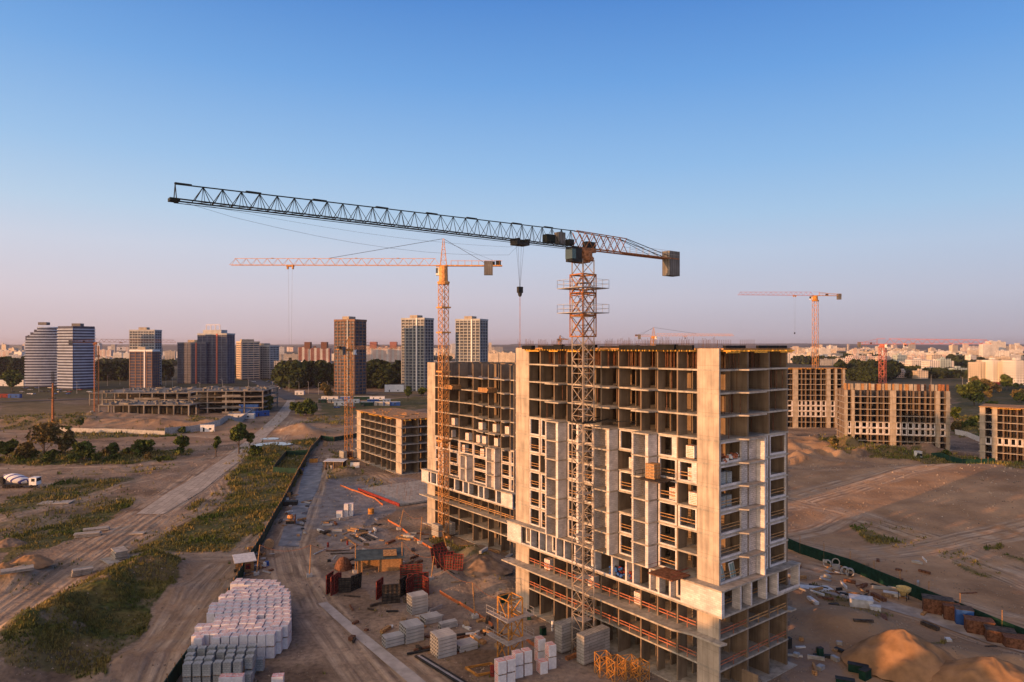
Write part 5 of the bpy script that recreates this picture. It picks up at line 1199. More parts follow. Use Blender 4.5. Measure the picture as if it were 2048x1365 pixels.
M['greencl'] = simple('green_fence_sheet', (.008, .036, .026), .6, 0, .3, 1.5)
M['sandheap'] = simple('heaped_sand', (.30, .17, .085), .95, 0, .25, .5, bump=.5)
M['soilheap'] = simple('heaped_soil', (.21, .14, .095), .95, 0, .4, .7, bump=.6)
M['blue'] = simple('blue_paint', (.03, .09, .30), .5, 0, .2)
M['redpaint'] = simple('red_form_frame', (.20, .035, .03), .65, 0, .35, 3)
M['plywood'] = simple('dark_form_plywood', (.07, .055, .045), .7, 0, .5, 1.5)
M['sheet'] = simple('pale_roof_sheet', (.55, .55, .55), .5, .0, .15)
M['slate'] = simple('dark_roofing_sheet', (.06, .08, .085), .6, 0, .3, 1)
M['tyre'] = simple('tyre_rubber', (.02, .02, .02), .85)
M['hollow'] = simple('hollow_concrete_block', (.38, .37, .36), .9, 0, .15, 1)
M['net'] = simple('orange_barrier_net', (.40, .13, .055), .7, 0, .2, 3)
def pack(name, mat, d=(1.12, 1.4, 1.62), label='', cat='block pack', group=None):
    r = thing(name, label, cat, (0, 0, -500), 0, group); b = MB().cbox((0, 0, .13), d).build('wrapped_blocks', M[mat], r)
    p = MB(); p.cbox((0, 0, .09), (d[0], d[1], .04)); 
    for e in (-.42, 0, .42): p.cbox((e * d[0], 0, 0), (.1, d[1], .09))
    p.build('pallet', M['pallet'], r); return r
GW = 'white block packs in the yard'; first = {}
def put(kind, mat, d, x, y, z, rz, label, group):
    if kind not in first: r = pack(kind, mat, d, label, 'block pack', group); first[kind] = r; r.location = (x, y, z); r.rotation_euler = (0, 0, rz); return r
    return dup(first[kind], (x, y, z), rz + RP.uniform(-.03, .03), label, (RP.uniform(.94, 1), RP.uniform(.93, 1), RP.uniform(.95, 1.03)))
RP = random.Random(3)
def side_word(f): return 'left end' if f < .25 else 'left half' if f < .5 else 'right half' if f < .8 else 'right end'
for i in range(15):
    Y = 96.6 + 1.5 * i; l_ = np.interp(Y, [96, 104, 110, 118], [394, 402, 438, 466]); r_ = np.interp(Y, [96, 100, 112, 118], [546, 582, 580, 552]); xl, xr = PX(l_, Y), PX(r_, Y); n = int((xr - xl) / 1.2)
    row = 'front row' if i == 0 else 'back row' if i == 14 else f'{ORD[i]} row'
    for c in range(n):
        x = xr - .6 - c * 1.2 + RP.uniform(-.05, .05); y = Y + (-c * 1.2) * .16 * (0 if i > 12 else 1) + RP.uniform(-.1, .1); f = 1 - c / n; one_t = (i in (4, 5) and c > n - 3) or RP.random() < .05; z = hz(x, y)
        if not one_t: put('block_pack', 'wrap', (1.12, 1.38, 1.62), x, y, z + 1.75, .1, f'white pack with orange print, upper tier, {row}, {ORD[c]} from the right', GW)
        if one_t or i == 0 or c < 2 or c == n - 1: put('block_pack', 'wrap', (1.12, 1.38, 1.62), x, y, z, .1, f'white pack with orange print, lower tier, {row}, {ORD[c]} from the right', GW)
for i, Y in enumerate((87.9, 89.3, 90.9, 92.5)):
    for c in range(7):
        x = PX(376 + c * 19.5 + i * 3, Y); y = Y + c * .1 + RP.uniform(-.1, .1)
        for tr_ in ((1, 0) if i == 0 or c > 5 else (1,)): 
            if RP.random() < .92: put('grey_block_pack', 'greypack', (1.02, 1.05, 1.5), x, y, hz(x, y) + tr_ * 1.64, .08, f'grey concrete block pack, {"upper" if tr_ else "lower"} tier, {ORD[i]} row, column {ORD[c]} from the fence', 'grey block packs by the green fence')
put('grey_block_pack', 'greypack', (1.02, 1.05, 1.5), PX(521, 92.5), 92.5, .1, .08, 'single grey block pack standing apart right of the grey stacks', 'grey block packs by the green fence')
for px, Y, w_ in ((452, 86.6, 'left'), (476, 86.8, 'middle'), (556, 86.8, 'right')): put('striped_pack', 'wrapred', (1.5, 1.2, 1.9), PX(px, Y), Y, .2, .15, f'red striped pack, {w_}most of three cut off at the bottom edge', 'striped packs at the bottom edge')
for (px, Y, z, lb) in ((1001, 88.6, 1.7, 'first left'), (1019, 89.3, 1.7, 'second left'), (1001, 88.6, 0, 'below first left'), (1019, 89.3, 0, 'below second left'), (1035, 91.1, 1.7, 'third'), (1053, 91.8, 1.7, 'fourth'), (1035, 91.1, 0, 'below third'), (1053, 91.8, 0, 'below fourth'),
                       (1080, 95.4, 1.7, 'rear top'), (1080, 95.4, 0, 'rear bottom'), (1101, 93.6, 1.7, 'rightmost top'), (1101, 93.6, 0, 'rightmost bottom'), (1084, 92.2, 0, 'low front')):
    put('red_printed_pack', 'wrapred', (1.15, 1.35, 1.55), PX(px, Y), Y, z - .1, .42, f'white pack with red print before the yellow cage, {lb} of the cluster', 'red printed packs by the yellow cage')
for px, py, z, lb in ((693, 1034, 1.66, 'upper left'), (702.6, 1033, 1.66, 'upper right'), (693, 1034, 0, 'lower left'), (702.6, 1033, 0, 'lower right')):
    x, y = G(px, py); put('block_pack', 'wrap', (1.12, 1.38, 1.62), x, y, z, .1, f'white pack in the lone square stack on the grey gravel, {lb}', GW)
x, y = G(679, 1037); put('striped_pack', 'wrapred', (1.5, 1.2, 1.3), x, y, 0, .2, 'low pink striped pack left of the lone white stack', 'striped packs at the bottom edge')

# hollow concrete blocks in stacks
hbm = MB(); Lb = 2.9
for a, b_, c_1, d_ in ((0, .48, 0, .05), (0, .48, .38, .43), (0, .05, .05, .38), (.43, .48, .05, .38)): hbm.box(0, Lb, a, b_, c_1, d_)
hbm.box(.25, Lb - .25, .07, .43, .07, .39); hb0 = hbm.build('hollow_block', M['hollow']); hb0.location = (0, 0, -500)
MB().box(.05, .12, .055, .425, .055, .375).build('core', M['dark'], hb0)  # dark plug that stands in for the shade inside the hole
STK = [(823.5, 1231, 4, 6, 'tallest stack by the red forms'), (851, 1251, 4, 2, 'low stack behind the middle stacks'), (812, 1290, 5, 5, 'middle stack'), (771, 1298, 3, 3, 'leftmost low stack'), (876, 1320, 5, 6, 'front tall stack'), (881.6, 1262, 2, 2, 'small pair stack at the right'), (919.5, 1308, 4, 2, 'low stack right of the front tall stack'), (838, 1244, 3, 1, 'single layer beside the tallest stack')]
hfirst = True
for px, py, nc_, nr, lb in STK:
    x0, y0 = G(px, py); a = R(31); ux, uy = math.cos(a), math.sin(a)
    for r in range(nr):
        for c in range(nc_):
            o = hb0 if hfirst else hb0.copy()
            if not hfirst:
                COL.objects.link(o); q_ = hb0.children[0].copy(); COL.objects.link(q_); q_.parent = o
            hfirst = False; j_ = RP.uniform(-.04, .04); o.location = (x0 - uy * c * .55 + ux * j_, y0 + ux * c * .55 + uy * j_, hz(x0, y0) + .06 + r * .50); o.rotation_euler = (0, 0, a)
            tag(o, f'hollow block, {"top" if r == nr - 1 else "bottom" if r == 0 else ORD[r]} layer, {ORD[c]} across, {lb}', 'concrete block', 'hollow concrete blocks in stacks')
# flat slabs piled along the dirt road on the left
sl0 = None
for px, py, rz, n, (dx, dy), lb in ((176, 1072, .45, 3, (5.2, 2.0), 'double pile at the grass edge, front'), (193, 1062, .45, 3, (5.2, 2.0), 'double pile at the grass edge, rear'), (240, 1117, -.9, 6, (4.2, 2.4), 'tall pile beside the dirt road'), (222, 1124, -.7, 1, (5.0, 2.2), 'lone slab before the tall pile'),
                               (165, 1150, .7, 4, (3.4, 1.8), 'small pile below the tall pile'), (35, 1166, .6, 2, (5, 2.2), 'low pile at the left edge'), (60, 1146, .6, 1, (5, 1.2), 'thin slab behind the left edge pile'), (278, 1068, .1, 1, (3, 2), 'slab lying in the dry grass'), (112, 1006, .2, 1, (8, 4), 'wide pale slab in the green strip')):
    x, y = G(px, py)
    for k in range(n):
        o = one(MB().cbox((0, 0, 0), (dx, dy, .2)), 'concrete_slab', M['slab'], f'concrete slab, {"top" if k == n - 1 else "bottom" if k == 0 else ORD[k]} of the {lb}' if n > 1 else f'flat concrete {lb}', 'concrete slab', (x + RP.uniform(-.15, .15), y + RP.uniform(-.15, .15), hz(x, y) + .1 + k * .3), rz + RP.uniform(-.08, .08), 'flat concrete slabs')

# fences
def fence(name, label, pts, h, mat, step=2.6, post='board', ph=.5, group='fences', cat='fence'):
    P = [np.array(p, float) for p in GP(pts)]; root = thing(name, label, cat, (*P[0], 0), 0, group); mb = MB(); k = 0
    posts = []
    for a, b_ in zip(P[:-1], P[1:]):
        L_ = np.linalg.norm(b_ - a); n = max(1, int(L_ / step)); d = (b_ - a) / L_; nn = np.array([-d[1], d[0]])
        for i in range(n):
            p, q = a + (b_ - a) * i / n - P[0], a + (b_ - a) * (i + 1) / n - P[0]; z1, z2 = hz(*(p + P[0])) - .2, hz(*(q + P[0])) - .2
            o = nn * .06; V = []
            for (pt, z) in ((p, z1), (q, z2)):
                for s in (-1, 1):
                    for zz in (z, z + h): V.append((*(pt + o * s), zz))
            V = [V[0], V[4], V[6], V[2], V[1], V[5], V[7], V[3]]; mb.add(V, MB.BQ); posts.append((p, z1))
    mb.build('panel', M[mat], root)
    st_ = max(1, len(posts) // 90 + 1)
    for p, z in posts[::st_]: MB().bar((*p, z), (p[0] + RP.uniform(-.06, .06), p[1], z + h + ph), .07 if h < 4 else .1, 4).build('post', M[post], root)
    rl = MB()
    for (p, z), (q, z2) in zip(posts[:-1], posts[1:]): rl.bar((*p, z + h * .97), (*q, z2 + h * .97), .05)
    rl.build('rail', M[post], root); return root
fence('green_fence', 'long green sheet fence with wooden posts between the dry grass and the yard', [(642,880),(622,905),(600,945),(572,1000),(545,1050),(520,1096),(490,1145),(455,1210),(410,1280),(350,1365),(300,1440)], 2.3, 'greencl')
fence('green_fence', 'low green fence enclosing the small square pit, touching the long fence', [(604,950),(546,944),(572,912),(616,911)], 2.2, 'greencl', ph=.1)
fence('green_fence', 'green fence behind the yellow crane and the low frame', [(642,880),(668,883),(700,878),(725,872)], 2.3, 'greencl')
fence('green_fence', 'dark green fence along the right side yard, thin tall posts', [(1540,1080),(1600,1108),(1700,1143),(1800,1185),(1920,1233),(2100,1306)], 2.4, 'greencl', ph=1.6, step=5)
fence('green_fence', 'short dark green fence in front of the blocks beyond the field', [(1862,921),(1900,928),(1950,935),(1990,948)], 2.4, 'greencl', step=4)
fence('grey_fence', 'grey board fence running to the blue containers by the slab road', [(330,868),(400,862),(440,858),(478,848),(500,832),(520,822),(536,806)], 3.4, 'steel', 5, 'steel')
fence('grey_fence', 'lower grey concrete fence behind the bushes on the left', [(100,862),(230,866),(330,870)], 2.2, 'hollow', 6, 'steel')
fence('grey_fence', 'pale fence right of the wide frame beyond the field', [(1910,868),(1935,874),(1962,885)], 2.6, 'sheet', 5, 'steel')
fence('orange_barrier', 'long orange barrier running from the gravel past the ballast to the wall forms', [(776,1042),(800,1056),(830,1080),(868,1102),(892,1118)], .6, 'net', 2.5, 'board', .1, cat='barrier')
fence('orange_barrier', 'orange barrier along the curved gravel track, left end in weeds', [(681,972),(700,980),(725,988),(750,998),(766,1010)], .6, 'net', 2.5, 'board', .1, cat='barrier')
fence('orange_barrier', 'thin orange barrier on the slope above the hollow block stacks', [(880,1190),(920,1210),(955,1232),(985,1255)], .7, 'net', 2.5, 'board', .1, cat='barrier')
fence('orange_barrier', 'low orange barrier between the cage and the ballast of the grey mast', [(1040,1270),(1062,1290),(1082,1302),(1110,1298)], .7, 'net', 2, 'board', .1, cat='barrier')

# festoon poles
PL = [((513,1152),(520,1090),'leaning brown pole by the small hut'),((619,1156),(622,1090),'pole beside the curving dirt road'),((711,1146),(711,1087),'pole at the left end of the dark roofed shed'),((805,1140),(804,1084),'pole at the right end of the dark roofed shed'),
      ((862,1168),(868,1113),'pole between the red forms'),((950,1236),(945,1166),'pole on a concrete foot near the yellow cage'),((798,1060),(807,1019),'pole behind the orange barrier'),((840,1088),(844,1034),'pole beside the long orange barrier'),((894,1100),(885,1062),'leaning pole by the ballast of the orange crane')]
tops = []
for (bx, by), (tx, ty), lb in PL:
    x, y = G(bx, by); z = hz(x, y); zt_ = ZAT(ty, y); xt = PX(tx, y); tops.append((xt, y, zt_)); r_ = thing('festoon_pole', f'wooden {lb}', 'pole', (x, y, z), 0, 'wooden cable poles')
    MB().bar((0, 0, 0), (xt - x, 0, zt_ - z), .11, 6, .08).build('pole', M['board'], r_); MB().cbox((0, 0, -.1), (1.0, 1.0, .6), .4).build('foot', M['hollow'], r_)
def sag(p, q, s, n=9): p, q = np.array(p), np.array(q); return [tuple(p * (1 - f) + q * f - np.array([0, 0, s * 4 * f * (1 - f)])) for f in np.linspace(0, 1, n)]
for a, b_ in ((0, 1), (1, 2), (2, 3), (3, 4), (4, 5), (6, 7), (7, 8)): one(MB().path(sag(tops[a], tops[b_], 1.2), .045, 3), 'cable', M['brownsteel'], f'sagging cable from the {PL[a][2]}', 'cable', group='cables between the poles')
one(MB().path(sag(tops[5], (PX(1018, 97), 97, 8), .8), .045, 3), 'cable', M['brownsteel'], 'sagging cable running from the concrete footed pole to the yellow cage', 'cable', group='cables between the poles')

# wall forms
def form(px, py, yaw, wd, ht, lean=0, dark=False, label='', n=6):
    x, y = G(px, py); r_ = thing('wall_form', label, 'wall form', (x, y, hz(x, y)), yaw, 'wall forms in the yard'); r_.rotation_euler = (lean, 0, yaw)
    MB().box(0, wd, 0, .05, 0, ht).build('face_board', M['plywood'], r_); f = MB()
    for k in range(n + 1): z = k / n * (ht - .1); f.box(0, wd, -.13, -.002, z, z + .1)
    for k in range(5): x_ = k / 4 * (wd - .08); f.box(x_, x_ + .08, -.15, -.003, 0, ht)
    f.build('frame', M['dark' if dark else 'redpaint'], r_); return r_
for k, (px, py, yaw, wd, ht, ln, dk, lb) in enumerate([(652,1190,1.35,2.6,3.4,0,0,'leftmost upright red form at the road edge'),(661,1193,1.3,2.8,3.4,0,0,'second upright red form from the road edge'),(668,1190,1.35,2.6,3.2,0,0,'third upright red form from the road edge'),
    (677,1186,.1,2.2,2.6,0,1,'dark form between the upright red forms'),(700,1184,1.0,2.6,2.8,.1,1,'dark leaning form right of the upright red forms'),(752,1200,1.3,2.6,3.2,0,0,'red form closing the left side of the black box'),(764,1208,.22,3.1,3.3,0,1,'black front form of the box shape in mid yard'),
    (798,1196,1.2,2.4,3.2,0,1,'dark side form of the black box'),(800,1160,.15,4.2,2.8,0,0,'rear red form of the open red box'),(812,1192,1.2,3.4,3.0,0,0,'left red form of the open red box'),(815,1184,.3,3.8,3.2,0,0,'middle red form of the open red box'),(846,1186,-.9,2.0,3.0,0,0,'right red form of the open red box'),
    (866,1132,.5,3.0,3.4,-.5,0,'upper leaning red form on the heap'),(874,1140,.6,3.0,3.4,-.45,0,'second leaning red form on the heap'),(882,1146,.4,3.0,3.2,-.4,0,'third leaning red form on the heap'),(888,1156,-.2,2.2,3.0,-.25,0,'left of two red forms leaning by the heap foot'),(905,1160,-.2,2.0,3.0,-.22,0,'right of two red forms leaning by the heap foot'),(878,1118,.9,3.2,3.0,-.7,0,'flat lying red form on top of the heap'),
    (1672,1183,.2,1.2,.6,0,1,'low dark form in the right side yard'),(716,915,.2,3,2.6,0,0,'red form beside the yellow crane ballast'),(688,917,.1,3,2.6,0,0,'red form left of the yellow crane ballast')]):
    form(px, py, yaw, wd, ht, ln, bool(dk), lb, 6)
# sheds
def shed(name, label, px, py, dx, dy, h, rz, wall, roof, tilt=.12):
    x, y = G(px, py); r_ = thing(name, label, 'shed', (x, y, hz(x, y)), rz, 'yard sheds')
    w_ = MB(); w_.box(0, dx * .12, 0, .12, 0, h); w_.box(dx * .5, dx, 0, .12, 0, h * .95); w_.box(0, dx, dy - .12, dy, 0, h); w_.box(dx - .12, dx, .12, dy - .12, 0, h); w_.build('wall', M[wall], r_)
    p = MB()
    for a in (.02, .48, .98): p.box(dx * a - .08, dx * a + .08, -.2, -.04, 0, h)
    p.build('post', M['board'], r_)
    rf = MB(); rf.add([(-.5, -.7, h + .02), (dx + .5, -.7, h + .02), (dx + .5, dy + .4, h + tilt * dy), (-.5, dy + .4, h + tilt * dy), (-.5, -.7, h + .14), (dx + .5, -.7, h + .14), (dx + .5, dy + .4, h + .12 + tilt * dy), (-.5, dy + .4, h + .12 + tilt * dy)], MB.BQ); rf.build('roof', M[roof], r_); return r_
s1 = shed('work_shed', 'long open wooden shed under a dark roof in mid yard', 714, 1147, 8.6, 3.6, 2.5, .2, 'board', 'slate', .2)
MB().cbox((6.3, 1.6, 3.02), (2.6, 2.4, .1)).build('roof_patch', M['board'], s1).rotation_euler = (.19, 0, 0)
shed('small_hut', 'little hut with pale patched roof beside the green fence', 474, 1150, 3.0, 2.6, 2.2, .5, 'board', 'sheet', .25)
shed('rest_shelter', 'open shelter with white sheet roof by the green fence far end', 650, 941, 6.5, 4.0, 3.0, -.05, 'plywood', 'sheet', .05)
x, y = G(493, 1146); b0 = thing('red_cabinet', 'red electrical cabinet with two dark openings on the little hut', 'cabinet', (x, y - .3, hz(x, y)), .5)
MB().cbox((0, 0, .7), (1.7, .5, 1.0)).build('body', M['redpaint'], b0)
for e in (-.4, .4): MB().cbox((e, -.27, 1.0), (.45, .04, .4)).build('door', M['dark'], b0)
# heaps
def heap(name, label, px, py, r, h, mat, asp=1.0, sd=0, cat='heap', n=40, z=None):
    x, y = G(px, py); mb = MB(); N = 64; K = 22; V = []
    for k in range(K + 1):
        f = k / K
        for i in range(N):
            th = i / N * 2 * math.pi; rr = r * f * (.85 + .3 * float(vnoise(math.cos(th) * 1.6 + sd, math.sin(th) * 1.6 + sd, 4))); px_, py_ = rr * math.cos(th), rr * math.sin(th) * asp
            V.append((px_, py_, h * (max(0, 1 - f ** (2.6 if name == 'rebar_coil' else 1.2))) * (1 + .10 * (float(vnoise(px_ * .6 + sd, py_ * .6, 6)) - .5) * 2) + .75 * (float(fbm(px_ * .9 + sd, py_ * .9, 8, 4)) - .5) - .25 * f))
    I = np.arange((K + 1) * N).reshape(K + 1, N); J = np.roll(I, -1, 1); mb.add(V, np.stack([I[:-1], I[1:], J[1:], J[:-1]], -1).reshape(-1, 4))
    o = mb.build(name, M[mat], smooth=True); o.location = (x, y, hz(x, y) if z is None else z); return tag(o, label, cat)
heap('sand_heap', 'smooth conical brown sand heap at lower right', 1806, 1330, 7.6, 4.4, 'sandheap', 1.0, 1)
heap('sand_heap', 'bright orange sand ridge at the lower right corner', 1985, 1380, 8.5, 3.6, 'sandheap', .9, 5)
heap('soil_heap', 'brown soil heap in the pit between the forms and the nearest block', 960, 1150, 6.5, 2.6, 'soilheap', .9, 20)
heap('soil_heap', 'small orange lit mound at the left edge', 60, 1146, 4.2, 1.9, 'sandheap', .9, 33)
heap('soil_heap', 'second small mound cut by the left edge', 8, 1160, 4.2, 1.7, 'sandheap', .9, 35)
heap('soil_heap', 'dark soil heap in the left field', 18, 1088, 3.5, 1.3, 'soilheap', .9, 37)
heap('rebar_coil', 'dome of rusty tangled wire beside the dark roofed shed', 686, 1138, 1.9, 2.2, 'brownsteel', 1, 39, 'wire coil')
# loose steel, timber and debris, each its own thing
def stick(nm, mat, label, px, py, l, w_, h, rz, grp, z=.02, cat='beam', tl=0):
    x, y = G(px, py); o = one(MB().cbox((0, 0, 0), (l, w_, h)), nm, M[mat], label, cat, (x, y, hz(x, y) + z), rz, grp); return o
k = 0
for j, (px, py, l, rz, mt, lb) in enumerate([(905,1280,7,.45,'brownsteel','rust brown beam behind the front block stack'),(880,1292,8,.45,'brownsteel','rust brown beam left of the front block stack'),(868,1300,8,.42,'dark','dark beam beside the rust brown ones'),(945,1268,5,.35,'dark','dark beam at the right behind the low stack'),(905,1310,4,.5,'brownsteel','short rusty beam in front of the block stacks'),
    (880,1345,12,-.85,'dark','outer long dark steel beam at the bottom of the yard'),(886,1345,12,-.85,'steel','middle long grey steel beam at the bottom of the yard'),(892,1344,12,-.85,'dark','inner long dark steel beam at the bottom of the yard'),
    (700,1082,7,-1.0,'board','outermost plank of the pipe bundle'),(712,1078,7,-.95,'dark','first dark pipe in the bundle above the shed'),(720,1076,7,-.95,'steel','second pale pipe in the bundle above the shed'),(728,1075,7,-.95,'dark','third dark pipe in the bundle above the shed'),(736,1074,7,-.9,'dark','fourth dark pipe in the bundle above the shed'),(744,1072,6,-.9,'steel','last pale pipe in the bundle above the shed'),
    (640,1104,4,1.2,'steel','pale plate beside the tools at the road'),(676,1102,5,.1,'plywood','dark board lying above the wire dome'),(690,1108,6,.1,'plywood','dark board lying behind the wire dome'),(1640,1180,4,.1,'sheet','left white sheet by the right path'),(1620,1181,4,-.3,'sheet','first white sheet right of the nearest block')]):
    stick('steel_beam' if mt not in ('board', 'plywood', 'sheet') else 'board', mt, lb, px, py, l, .35 if mt != 'sheet' else 2.2, .22, rz, 'beams and boards lying in the yard')
dbl = {}
for j in range(290):
    zone = RP.choice([(640,860,1062,1140),(640,860,1062,1140),(700,880,1190,1300),(930,1000,1240,1300),(560,615,945,1075),(560,615,945,1075),(1585,1760,1150,1230),(1700,2000,1180,1330),(1600,1860,1120,1205),(1600,1860,1120,1205),(640,760,1040,1070),(470,545,1095,1160),(900,1020,1090,1180),(1560,1700,1280,1360)])
    px, py = RP.uniform(zone[0], zone[1]), RP.uniform(zone[2], zone[3]); mt = RP.choice(['board', 'board', 'steel', 'brownsteel', 'plywood', 'hollow', 'sheet', 'dark', 'pallet'])
    if 560 <= px <= 640 and abs(px - (600 + (1000 - py) * .28)) < 12: continue
    nz_ = {640: 'between the pipe bundle and the shed', 700: 'around the hollow block stacks', 930: 'near the yellow cage', 560: 'along the long green fence', 1585: 'right of the nearest block', 1600: 'by the near right fence', 1700: 'along the right side fence', 470: 'beside the little hut', 900: 'on the soil below the set-back block', 1560: 'beside the stair of the nearest block'}.get(zone[0], 'in the yard')
    mn = {'board': 'wooden', 'steel': 'grey metal', 'brownsteel': 'rusty', 'plywood': 'dark wooden', 'hollow': 'concrete', 'sheet': 'pale', 'dark': 'black', 'pallet': 'worn wooden'}[mt]; l = RP.uniform(.5, 3.4); w_ = RP.uniform(.12, .8) if l > 1.2 else RP.uniform(.3, .8)
    dbl.setdefault((mn, nz_), []).append((px, py, l, w_, mt))
for (mn, nz_), L_ in dbl.items():
    L_.sort()
    for i, (px, py, l, w_, mt) in enumerate(L_): stick('scrap_piece', mt, f'{mn} scrap piece {nz_}' + (f', {ORD[min(i, 19)]} from the left' if len(L_) > 1 else ''), px, py, l, w_, RP.uniform(.08, .6), RP.uniform(0, 3.1), 'scattered scrap on the site', cat='scrap')

# yellow climbing cage standing on the ground
cx_, cy_ = PX(1020, 96.4), 96.4; cg2 = thing('climbing_cage', 'yellow crane climbing cage with two platforms standing on the ground', 'crane part', (cx_, cy_, 0))
mb = MB(); lattice_mast(mb, 2.5, 0, 8.6, 2.85, .15, .085, ANG); mb.build('cage_frame', M['yellow'], cg2)
for z in (6.2, 3.1):
    pf = MB()
    for a, b_, dx, dy in ((-1.9, 0, .9, 5.0), (1.9, 0, .9, 5.0), (0, -1.9, 2.9, .9)): pf.cbox((a * c_ - b_ * s_, a * s_ + b_ * c_, z), (dx, dy, .12), ANG)
    pf.build('platform', M['steel'], cg2)
    rl = MB()
    for (ax, ay), (bx, by) in (((-2.3, -2.5), (-2.3, 2.5)), ((2.3, -2.5), (2.3, 2.5))):
        for hh_ in (.55, 1.1): rl.bar((ax * c_ - ay * s_, ax * s_ + ay * c_, z + hh_), (bx * c_ - by * s_, bx * s_ + by * c_, z + hh_), .035)
        for f in (0, .33, .66, 1): q0 = ax + (bx - ax) * f; q1 = ay + (by - ay) * f; rl.bar((q0 * c_ - q1 * s_, q0 * s_ + q1 * c_, z), (q0 * c_ - q1 * s_, q0 * s_ + q1 * c_, z + 1.1), .035)
    rl.build('railing', M['steel'], cg2)
for k, (px, Y, z, rz, w_, h, lb) in enumerate([(1206,91.5,-.2,.3,1.7,3.0,'left upright'),(1232,90.2,-.2,.5,1.7,3.0,'second upright'),(1258,91.2,-.2,.35,1.7,2.6,'third upright'),(1280,90.4,-.2,.6,1.7,2.4,'right upright')]):
    mb = MB(); lattice_mast(mb, w_, 0, h, 1.5, .075, .045, rz, True); one(mb, 'mast_section', M['yellow'], f'{lb} yellow mast section in the row at the bottom edge', 'crane part', (PX(px, Y), Y, z), 0, 'yellow mast sections on the ground')
mb = MB(); lattice_mast(mb, 2.2, 0, .25, .3, .1, .08, .4, True); q = one(mb, 'mast_section', M['yellow'], 'flat yellow lattice frame lying left of the yellow cage', 'crane part', (PX(968, 92.6), 92.6, .05), .1, 'yellow mast sections on the ground'); q.scale = (1.7, 1.1, 1)
# small things: barrels, bins, reels, boxes
def barrel(label, px, py, mt, r=.3, h=.9, nm='barrel', cat='barrel', z=0): x, y = G(px, py); o = thing(nm, label, cat, (x, y, hz(x, y) + z), 0); MB().lathe([(0, 0), (r, 0), (r, h), (0, h)], 12).build('drum', M[mt], o); MB().lathe([(r * 1.04, h * .34), (r * 1.06, h * .37), (r * 1.04, h * .4)], 12).build('hoop', M['dark'], o); return o
barrel('red and white barrel left of the red printed packs', 986, 1352, 'redpaint', .4, 1.3); barrel('blue drum beside the little hut', 534, 1133, 'blue', .4, .9); barrel('white drum beside the blue one', 530, 1134, 'white', .35, .8); barrel('small red gas bottle near the pipe bundle', 656, 1094, 'redpaint', .22, 1.0); barrel('second red gas bottle right of the first', 695, 1090, 'redpaint', .22, 1.0)
barrel('yellow drum by the rubble right of the lone white stack', 742, 1030, 'yellow', .8, 1.4); barrel('white post standing before the foundation edge', 1105, 1262, 'white', .2, 1.5); barrel('grey tank in the white sheet shelter', 664, 941, 'steel', .6, 1.2)
def reel(label, px, py, rz, s=1.0):
    x, y = G(px, py); o = thing('cable_reel', label, 'cable reel', (x, y, hz(x, y) + 1.05 * s), 0); o.rotation_euler = (R(90), 0, rz)
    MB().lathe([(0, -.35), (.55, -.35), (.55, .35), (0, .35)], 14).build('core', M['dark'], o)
    for e in (-1, 1): MB().lathe([(0, e * .36), (1.05, e * .36), (1.05, e * .45), (0, e * .45)], 18).build('flange', M['pallet'], o)
    o.scale = (s,) * 3
reel('wooden cable reel by the green fence near the pole', 538, 1098, .3, 1.0); reel('cable reel at the far end of the green fence', 651, 893, .2, 1.1)
def bin_(label, px, py, mt, d, rz, nm='site_bin', cat='bin', lid=None, grp='bins and boxes'):
    x, y = G(px, py); o = thing(nm, label, cat, (x, y, hz(x, y)), rz, grp); MB().cbox((0, 0, 0), d).build('body', M[mt], o); MB().cbox((0, 0, d[2]), (d[0] * 1.06, d[1] * 1.06, .08)).build('lid', M[lid or 'dark'], o); return o
for a in [('dark green bin stand behind the yellow cage', 1086, 1270, 'greencl', (.8, .8, 1.1), .4), ('dark green box by the left pier of the nearest block', 1008, 1207, 'greencl', (1.2, .8, 1.3), .3), ('dark green drum stand near the cage platform', 1058, 1240, 'greencl', (.6, .6, 1.4), 0), ('dark green stand right of the nearest block', 1640, 1318, 'greencl', (.7, .6, 1.5), .2), ('black box by the right pier of the nearest block', 1577, 1296, 'dark', (.7, .7, 1.4), .2),
          ('green bench frame before the smooth sand heap', 1716, 1345, 'greencl', (2.4, .9, 1.0), -.5), ('second green frame right of the first', 1730, 1358, 'greencl', (1.5, .9, 1.2), .6), ('green plate lying at the bottom edge right of the nearest block', 1690, 1368, 'greencl', (2.2, .9, .6), -.4),
          ('yellow box at the far end of the service road', 627, 925, 'yellow', (3, 2.4, 1.6), .3), ('yellow lidded white tank beside the yellow crane', 710, 938, 'white', (3.2, 2.6, 2.0), .2), ('blue box near the white sheet shelter', 603, 1049 - 108, 'blue', (1.2, 1, 1), .1), ('orange machine on the green fence side of the service road', 577, 995, 'orange', (1.2, .8, 1.6), .3), ('white bag heap beside the orange machine', 572, 1000, 'white', (1.6, 1.2, .9), .3), ('dark flat container beside the service road', 580, 1010, 'dark', (4, 2, 1.1), .1)]: bin_(*a)
o = bin_('cement mixer with orange bowl at the wet road', 581, 1050, 'dark', (2.0, 1.0, .8), .1, 'cement_mixer', 'mixer', 'orange'); MB().lathe([(0, 1.0), (.55, 1.1), (.8, 1.5), (.7, 2.0), (.5, 2.2)], 12).build('bowl', M['orange'], o); MB().cbox((1.1, 0, 0), (.15, 1.2, 2.2)).build('stand', M['brownsteel'], o)
